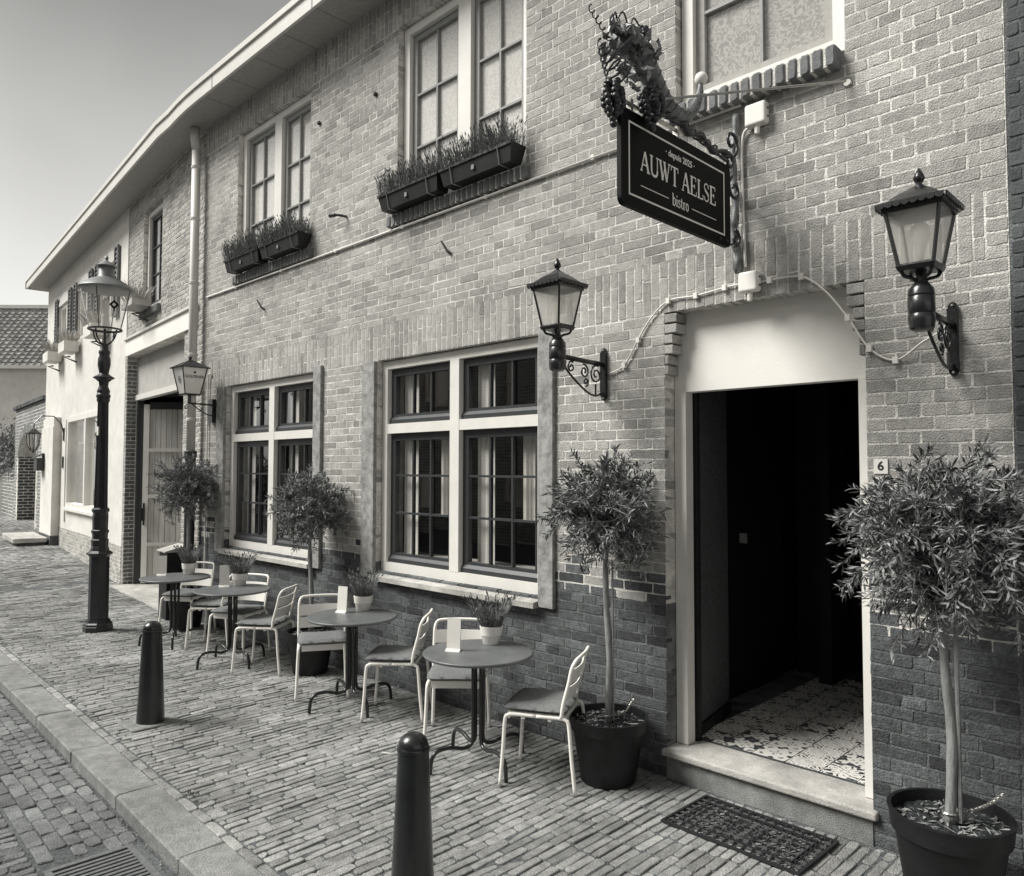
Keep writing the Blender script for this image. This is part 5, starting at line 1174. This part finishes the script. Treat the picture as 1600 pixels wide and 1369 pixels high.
# ------------------------------------------------------------------ tables, chairs and what stands on the tables
ZT = .70
def make_table():
    t = thing('bistro_table', '-', 'table', (0,0,0), 0, 'round grey bistro tables along the front')
    MB().lathe([(.335, ZT-.022), (.345, ZT-.020), (.351, ZT-.012), (.351, ZT-.006), (.346, ZT-.001), (.340, ZT)], 0, 0, 64).build('tabletop', M_TABLE, t, auto=50)
    MB().lathe([(.10, ZT-.034), (.10, ZT-.023)], 0, 0, 16).build('top_plate', M_BLACK, t)
    for k in range(4):
        a = math.radians(-13+90*k); c, s = math.cos(a), math.sin(a)
        P = catmull([(.036*c, .036*s, ZT-.03), (.036*c, .036*s, .30), (.036*c, .036*s, .17), (.055*c, .055*s, .125), (.11*c, .11*s, .115), (.20*c, .20*s, .135), (.285*c, .285*s, .13), (.322*c, .322*s, .09), (.335*c, .335*s, .0)], 4)
        MB().tube(P, .0125, 8).build('leg', M_BLACK, t, smooth=True)
    return t
TB = [(-3.56, -.67, 'grey round bistro table closest to the olive tree by the doorway'), (-5.12, -.57, 'grey round bistro table, second one counting from the doorway'),
      (-7.05, -.63, 'grey round bistro table, third one counting from the doorway'), (-8.27, -.69, 'grey round bistro table farthest from the doorway, near the garage')]
t0 = make_table()
for i, (x, y, lab) in enumerate(TB):
    t = t0 if i == 0 else copy_tree(t0); t.location = (x, y, 0); t['label'] = lab; t.rotation_euler.z = (0, 0, .25, -.2)[i]
def make_chair():
    t = thing('terrace_chair', '-', 'chair', (0,0,0), 0, 'white metal terrace chairs with grey cushions')
    for s in (-1, 1):
        MB().tube(catmull([(.215, s*.205, 0), (.20, s*.196, .20), (.190, s*.190, .375), (.172, s*.188, .408), (.13, s*.187, .416), (0, s*.186, .416)], 5), .0118, 8).build('leg', M_CHAIR, t, smooth=True)
        MB().tube(catmull([(-.235, s*.205, 0), (-.212, s*.198, .20), (-.195, s*.190, .375), (-.178, s*.188, .408), (-.14, s*.187, .416), (-.001, s*.186, .416)], 5), .0118, 8).build('leg', M_CHAIR, t, smooth=True)
        for u in (-.08, .08): MB().box(u-.010, u+.010, s*.186-.006, s*.186+.006, .395, .4035).build('glide', M_CHAIR, t)
    MB().tube(catmull([(-.150, -.190, .418), (-.163, -.192, .50), (-.195, -.192, .62), (-.212, -.190, .70), (-.232, -.175, .745), (-.243, -.13, .757), (-.252, 0, .760), (-.243, .13, .757), (-.232, .175, .745), (-.212, .190, .70), (-.195, .192, .62), (-.163, .192, .50), (-.150, .190, .418)], 5), .0115, 8).build('back_frame', M_CHAIR, t, smooth=True)
    def slat(z0, z1, x0, x1):
        m = MB(); n = 10
        for side in (0, 1):
            pass
        P = [(-.0-.030*math.cos((i/n-.5)*PI*.9), -.181+.362*i/n) for i in range(n+1)]
        vs = []
        for (dx, yy) in P: vs += [(x0+dx, yy, z0), (x1+dx, yy, z1), (x1+dx-.006, yy, z1), (x0+dx-.006, yy, z0)]
        fs = [(i*4+k, i*4+4+k, i*4+4+(k+1) % 4, i*4+(k+1) % 4) for i in range(n) for k in range(4)]+[(3,2,1,0), tuple(n*4+k for k in range(4))]
        m.add(vs, fs); m.build('slat', M_CHAIR, t)
    slat(.505, .588, -.150, -.170); slat(.604, .690, -.174, -.193)
    m = MB(); m.box(-.17, .175, -.176, .176, .424, .430); m.box(.170, .176, -.165, .165, .382, .4235); m.box(-.17, -.164, -.165, .165, .40, .4235); m.build('seat', M_CHAIR, t)
    n = 14; vs = []; fs = []
    def cush(u, v, k):
        e = max(abs(u), abs(v)); ed = (1-e**6); sx_ = .198-.01*max(0, -u)
        th_ = .022*max(0, ed)**.35; z = .452+(th_ if k else -th_*.85)
        r = 1-.05*(abs(u)*abs(v))**4
        return (.012+u*sx_*r, v*.200*r, z+.0025*math.sin(5*u+3)*math.cos(4*v)*(k))
    m = MB()
    for k in (0, 1):
        for i in range(n):
            for j in range(n):
                U = [2*a/n-1 for a in (i, i+1)]; V = [2*a/n-1 for a in (j, j+1)]
                q = [cush(U[0], V[0], k), cush(U[1], V[0], k), cush(U[1], V[1], k), cush(U[0], V[1], k)]
                m.add(q if k else q[::-1], [(0,1,2,3)])
    me = m.mesh('cushion', M_CUSH, True); import bmesh
    b = bmesh.new(); b.from_mesh(me); bmesh.ops.remove_doubles(b, verts=b.verts, dist=.0008); b.to_mesh(me); b.free(); link('cushion', me, t)
    return t
c0 = make_chair()
CH = [((-3.305, -.62), (-2.945, -.435), 'white chair with grey cushion, its back toward the olive pot by the doorway'),
      ((-3.87, -.59), (-4.14, -.30), 'white chair against the wall behind the table closest to the doorway'),
      ((-4.87, -.57), (-4.56, -.30), 'white chair seen from the side, right of the second table from the doorway'),
      ((-5.43, -.64), (-5.77, -.44), 'white chair against the wall left of the second table, by an olive pot'),
      ((-6.765, -.66), (-6.43, -.40), 'white chair seen from the side, right of the third table from the doorway'),
      ((-7.22, -.62), (-7.42, -.25), 'white chair against the wall behind the third table from the doorway'),
      ((-8.01, -.565), (-7.70, -.30), 'white chair tucked between the two farthest bistro tables'),
      ((-8.58, -.56), (-8.80, -.21), 'white chair against the wall behind the farthest bistro table')]
for i, (f_, b_, lab) in enumerate(CH):
    c = c0 if i == 0 else copy_tree(c0)
    d = Vector((f_[0]-b_[0], f_[1]-b_[1])).normalized(); mid = Vector(((f_[0]+b_[0])/2, (f_[1]+b_[1])/2))
    c.location = (mid.x, mid.y, 0); c.rotation_euler = (0, 0, math.atan2(d.y, d.x)); c['label'] = lab
def make_pot():
    t = thing('lavender_pot', '-', 'plant pot', (0,0,0), 0, 'white pots of lavender on the tables')
    MB().lathe([(.052, 0), (.056, .004), (.064, .055), (.066, .058), (.070, .060), (.077, .112), (.078, .118), (.074, .120), (.070, .105)], 0, 0, 28).build('pot', M_POTW, t, auto=40)
    MB().lathe([(.001, .106), (.070, .104)], 0, 0, 20).build('soil', M_SOIL, t)
    m = MB(); tuft(m, 0, 0, .10, 260, .20, .15, .0016, True, None, random.Random(5), .75); m.build('lavender', M_LAV, t, kind='stuff'); return t
def make_stand():
    t = thing('menu_stand', '-', 'menu stand', (0,0,0), 0, 'white menu stands on the tables')
    m = MB(); m.add([(-.045, -.012, .012), (.045, -.012, .012), (.045, .002, .205), (-.045, .002, .205), (-.045, .0, .012), (.045, .0, .012), (.045, .006, .205), (-.045, .006, .205)], [(0,1,2,3),(5,4,7,6),(1,5,6,2),(4,0,3,7),(3,2,6,7)]); m.build('card', M_CARD, t)
    m = MB(); m.add([(-.048, -.035, 0), (.048, -.035, 0), (.048, .03, 0), (-.048, .03, 0), (-.048, -.014, .014), (.048, -.014, .014), (.048, .006, .014), (-.048, .006, .014)], [(3,2,1,0),(4,5,6,7),(0,1,5,4),(1,2,6,5),(2,3,7,6),(3,0,4,7)]); m.build('foot', mat('clear_acrylic_white', .7, .15, .02, 5), t); return t
p0, s0 = make_pot(), make_stand()
PP = [((-3.65, -.47), (-3.68, -.77)), ((-5.25, -.38), (-5.29, -.55)), ((-7.22, -.48), (-7.26, -.62)), ((-8.38, -.50), (-8.50, -.74))]
wh_ = ('the table closest to the doorway', 'the second table from the doorway', 'the third table from the doorway', 'the farthest bistro table')
for i, (a, b) in enumerate(PP):
    p = p0 if i == 0 else copy_tree(p0); p.location = (a[0], a[1], ZT); p.rotation_euler.z = i*1.7; p['label'] = 'white pot of lavender on '+wh_[i]
    q = s0 if i == 0 else copy_tree(s0); q.location = (b[0], b[1], ZT); q.rotation_euler.z = math.radians((28, 20, 60, 55)[i]); q['label'] = 'white card menu stand on '+wh_[i]

# ------------------------------------------------------------------ bollards, street lamp
def make_bollard():
    t = thing('bollard', '-', 'bollard', (0,0,0), 0, 'black iron bollards along the kerb')
    MB().lathe([(.098, -.02), (.096, .0), (.066, .655)], 0, 0, 40).build('post', M_BLACK, t, auto=40)
    MB().lathe([(.064, .652), (.0695, .656), (.0705, .667), (.0675, .673)], 0, 0, 40).build('collar', M_BLACK, t, auto=40)
    MB().lathe([(.064, .670)]+[(.0645*math.cos(a), .676+.056*math.sin(a)) for a in [PI/2*i/8 for i in range(8)]]+[(.0005, .732)], 0, 0, 40).build('cap', M_BLACK, t, smooth=True)
    return t
b0 = make_bollard(); b0.location = (-5.836, -1.82, 0); b0['label'] = 'black bollard standing on a pale slab near the kerb, farther one'
b1 = copy_tree(b0); b1.location = (-2.60, -1.94, 0); b1['label'] = 'black bollard cut by the lower picture edge, nearer one'
t = thing('street_lamp', 'old fashioned street lamp with fluted iron post and glass lantern', 'street lamp', (-9.53, -1.05, 0))
lampM = mat('lamp_post_paint', .028, .36, .25, 15, .1, 60, .5); K_ = 1/135.4
MB().lathe([(.155, -.02), (.155, .055), (.150, .06), (.150, .085), (.13, .10), (.122, .13)], 0, 0, 8, ph=PI/8).build('base', lampM, t)
MB().lathe([(.106, .13), (.104, .84), (.112, .85), (.135, .872), (.135, .885), (.10, .91), (.092, .945), (.086, .96), (.092, 1.03), (.080, 1.045), (.082, 1.10), (.092, 1.12), (.092, 1.14), (.080, 1.15), (.083, 1.30), (.078, 1.34), (.092, 1.36), (.092, 1.38), (.078, 1.40)], 0, 0, 8, ph=PI/8).build('lower_post', lampM, t)
m = MB(); n = 24; prof = [(.072, 1.38), (.070, 1.5), (.056, 2.62)]; vs = []
for (r, z) in prof:
    for k in range(n*2): a = 2*PI*k/(n*2); rr_ = r*(1 if k % 2 else .90); vs.append((rr_*math.cos(a), rr_*math.sin(a), z))
m.add(vs, [(i*2*n+k, i*2*n+(k+1) % (2*n), (i+1)*2*n+(k+1) % (2*n), (i+1)*2*n+k) for i in range(2) for k in range(2*n)]); m.build('fluted_shaft', lampM, t)
MB().lathe([(.058, 2.61), (.070, 2.64), (.066, 2.66), (.076, 2.68), (.074, 2.70), (.062, 2.72), (.070, 2.74), (.060, 2.77), (.048, 2.80), (.052, 2.85), (.085, 2.88), (.112, 2.895), (.112, 2.905), (.07, 2.93), (.050, 2.95), (.055, 2.98), (.068, 3.05), (.066, 3.12), (.052, 3.16), (.062, 3.19), (.060, 3.21), (.046, 3.23), (.042, 3.29)], 0, 0, 20).build('upper_post', lampM, t, auto=45)
for k in range(2):
    m = MB(); m.tube([(math.cos(k*PI/2+.6)*.15*math.cos(a), math.sin(k*PI/2+.6)*.15*math.cos(a), 3.455-.17*math.sin(a)) for a in [PI*i/16 for i in range(17)]], .010, 6); m.build('hoop', lampM, t)
MB().tube([(0, 0, 3.28), (0, 0, 3.47)], .016, 8).build('stem', lampM, t)
MB().lathe([(.175, 3.452), (.185, 3.458), (.185, 3.472), (.165, 3.476), (.165, 3.46)], 0, 0, 32, cap=False).build('lower_ring', lampM, t)
MB().lathe([(.168, 3.475), (.268, 3.925)], 0, 0, 32, cap=False).build('glass', M_LGLASS, t, smooth=True)
for k in range(4):
    a = k*PI/2+.9; MB().tube([(.172*math.cos(a), .172*math.sin(a), 3.47), (.272*math.cos(a), .272*math.sin(a), 3.93)], .006, 5).build('glass_bar', lampM, t)
MB().lathe([(.275, 3.915), (.300, 3.922), (.308, 3.935), (.300, 3.945), (.25, 3.985), (.17, 4.04), (.10, 4.07), (.088, 4.085), (.086, 4.20), (.082, 4.205)], 0, 0, 36).build('hood', mat('lamp_hood', .20, .45, .15, 12, .05, 40, .5, metal=.3), t, auto=40)
MB().lathe([(.112, 4.195), (.116, 4.205), (.09, 4.225), (.035, 4.262), (.016, 4.272), (.014, 4.285), (.022, 4.30), (.016, 4.318), (.006, 4.33), (.003, 4.37)], 0, 0, 20).build('finial', mat('lamp_hood', .20), t, auto=40)
MB().lathe([(.04, 3.48), (.045, 3.50), (.042, 3.62), (.03, 3.64)], 0, 0, 12).build('lamp_holder', M_CARD, t)
MB().lathe([(.028, 3.64), (.036, 3.68), (.036, 3.80), (.01, 3.83)], 0, 0, 12).build('bulb', M_BULB, t)
m = MB(); s = .052; cdir = Vector((9.53, -2.94, 0)).normalized(); sd2 = Vector((-cdir.y, cdir.x, 0)); 
for sc_, mm, off in ((.052, M_SIGN, .004), (.022, M_CARD, .007)):
    c = cdir*(.235+off)+sd2*.085+Vector((0, 0, 3.72)); nrm = (cdir*.97+Vector((0,0,-.22))); upv = Vector((0,0,1))+cdir*.22
    MB().add([(c-sd2*sc_)[:], (c-upv*sc_)[:], (c+sd2*sc_)[:], (c+upv*sc_)[:]], [(0,1,2,3)]).build('sticker', mm, t)
MB().box(-.02, .02, -.006, .006, -.05, .05).build('number_tag', M_CARD, t, loc=(.05, -.065, 2.28))

# ------------------------------------------------------------------ door mat, drain grate, small boxes
t = thing('door_mat', 'black rubber scrollwork mat before the doorstep', 'door mat', (-1.915, -.325, .004), -.02)
W_, Dp = .75, .44; m = MB()
for a in ((-W_/2, W_/2, -Dp/2, -Dp/2+.014), (-W_/2, W_/2, Dp/2-.014, Dp/2), (-W_/2, -W_/2+.014, -Dp/2+.014, Dp/2-.014), (W_/2-.014, W_/2, -Dp/2+.014, Dp/2-.014), (-W_/2+.075, W_/2-.075, -Dp/2+.072, -Dp/2+.079), (-W_/2+.075, W_/2-.075, Dp/2-.079, Dp/2-.072), (-W_/2+.072, -W_/2+.079, -Dp/2+.072, Dp/2-.072), (W_/2-.079, W_/2-.072, -Dp/2+.072, Dp/2-.072)): m.box(*a, 0, .012)
m.build('mat_frame', M_RUBBER, t)
m = MB()
def ring(cx, cy, r, w=.0042, z=.006, a0=0, a1=2*PI, n=12): m.tube([(cx+r*math.cos(a0+(a1-a0)*i/n), cy+r*math.sin(a0+(a1-a0)*i/n), z) for i in range(n+1)], w, 4, cap=False)
nx, ny = 15, 8
for i in range(nx):
    for j in range(ny):
        cx, cy = -W_/2+.032+(W_-.064)*i/(nx-1), -Dp/2+.032+(Dp-.064)*j/(ny-1)
        ring(cx, cy, .023+.003*((i+j) % 2)); 
        if (i*j) % 3: ring(cx, cy, .012, a0=i, a1=i+4.4)
for r in (.05, .075, .10): ring(0, 0, r, .005, .007, n=28)
for k in range(8): ring(.062*math.cos(k*PI/4), .062*math.sin(k*PI/4), .02, .004, .008)
m.build('scrollwork', M_RUBBER, t, kind='stuff')
t = thing('drain_grate', 'slotted iron drain grate set in the setts beside the kerb', 'drain grate', ((GX0+GX1)/2, (GY0+GY1)/2, -.040), -.03)
hw_, hd = (GX1-GX0)/2, (GY1-GY0)/2; m = MB(); iron = mat('road_iron', .16, .6, .25, 30, .3, 80, .4, metal=.2)
for a in ((-hw_, hw_, -hd, -hd+.03), (-hw_, hw_, hd-.03, hd), (-hw_, -hw_+.03, -hd+.03, hd-.03), (hw_-.03, hw_, -hd+.03, hd-.03)): m.box(*a, -.05, .006)
m.build('frame', iron, t)
x = -hw_+.034
while x < hw_-.045: MB().box(x+.016, x+.036, -hd+.03, hd-.03, -.05, .004).build('bar', iron, t); x += .036
MB().box(-hw_+.01, hw_-.01, -hd+.01, hd-.01, -.4, -.35).build('sump', M_DARK, t)
t = thing('letter_chest', 'dark chest with sloping pale lid at the wall behind the farthest olive pot', 'chest', (-9.72, -.09, 0), A2)
MB().box(-.16, .16, -.17, .05, .0, .82).build('chest_body', M_POTB, t); m = MB(); m.add([(-.18, -.20, .82), (.18, -.20, .82), (.18, .06, .82), (-.18, .06, .82), (-.18, -.20, .835), (.18, -.20, .835), (.18, .06, .90), (-.18, .06, .90)], [(3,2,1,0),(4,5,6,7),(0,1,5,4),(1,2,6,5),(2,3,7,6),(3,0,4,7)]); m.build('lid', M_STONE, t)
t = thing('paper_scrap', 'white paper strip lying on the pavers between tables and bollard', 'litter', (-4.1, -.98, .006), .5); MB().box(-.035, .035, -.004, .004, 0, .002).build('strip', M_CARD, t)


# small weeds along the wall foot and the kerb
wd = MB(); rg = random.Random(21)
for i in range(46):
    x = rg.uniform(-13, -.3); y = -.03 if rg.random() < .5 else kl(x)+rg.choice((-.02, .33))
    if -2.7 < x < -1.3: continue
    zz = .0 if y > kl(x) else -.05
    for k in range(rg.randrange(5, 16)):
        a = rg.uniform(0, 2*PI); l = rg.uniform(.012, .045); d = Vector((math.cos(a)*.8, math.sin(a)*.8, rg.uniform(.3, 1.3))).normalized()*l; sd_ = Vector((-d.y, d.x, 0)).normalized()*l*.13
        p = Vector((x+rg.gauss(0, .02), min(-.015, y+rg.gauss(0, .008)) if y > -.2 else y+rg.gauss(0, .008), zz+rise(x)))
        wd.add([p, p+d*.5+sd_, p+d, p+d*.5-sd_], [(0,1,2,3)], rg.random())
tag(wd.build('weeds', M_LEAF), 'small weeds in the joints along wall foot and kerb', 'weeds', kind='stuff')

# dropped olive leaves and pale specks on the pavers
fl = MB(); rg = random.Random(5)
for i in range(260):
    c = rg.choice(((-.95, -.43, .5), (-2.8, -.3, .45), (-6.2, -.3, .4), (-4.5, -1., 1.6), (-2., -1.1, 1.3)))
    x, y = c[0]+rg.gauss(0, c[2]*.8), min(-.02, c[1]-abs(rg.gauss(0, c[2]*.6))+.1)
    if -2.62 < x < -1.38 and y > -.05: continue
    if y < kl(x)+.35: continue
    l = rg.uniform(.012, .028); a = rg.uniform(0, 2*PI); d = Vector((math.cos(a), math.sin(a), rg.uniform(0, .15)))*l; n_ = Vector((-d.y, d.x, 0))*.16; p = Vector((x, y, .004+rise(x)))
    fl.add([p-d*.5, p-n_, p+d*.5, p+n_], [(0,1,2,3)], rg.random())
tag(fl.build('fallen_leaves', mat('dry_leaf', .26)), 'dropped olive leaves scattered over the pavers', 'leaves', kind='stuff')
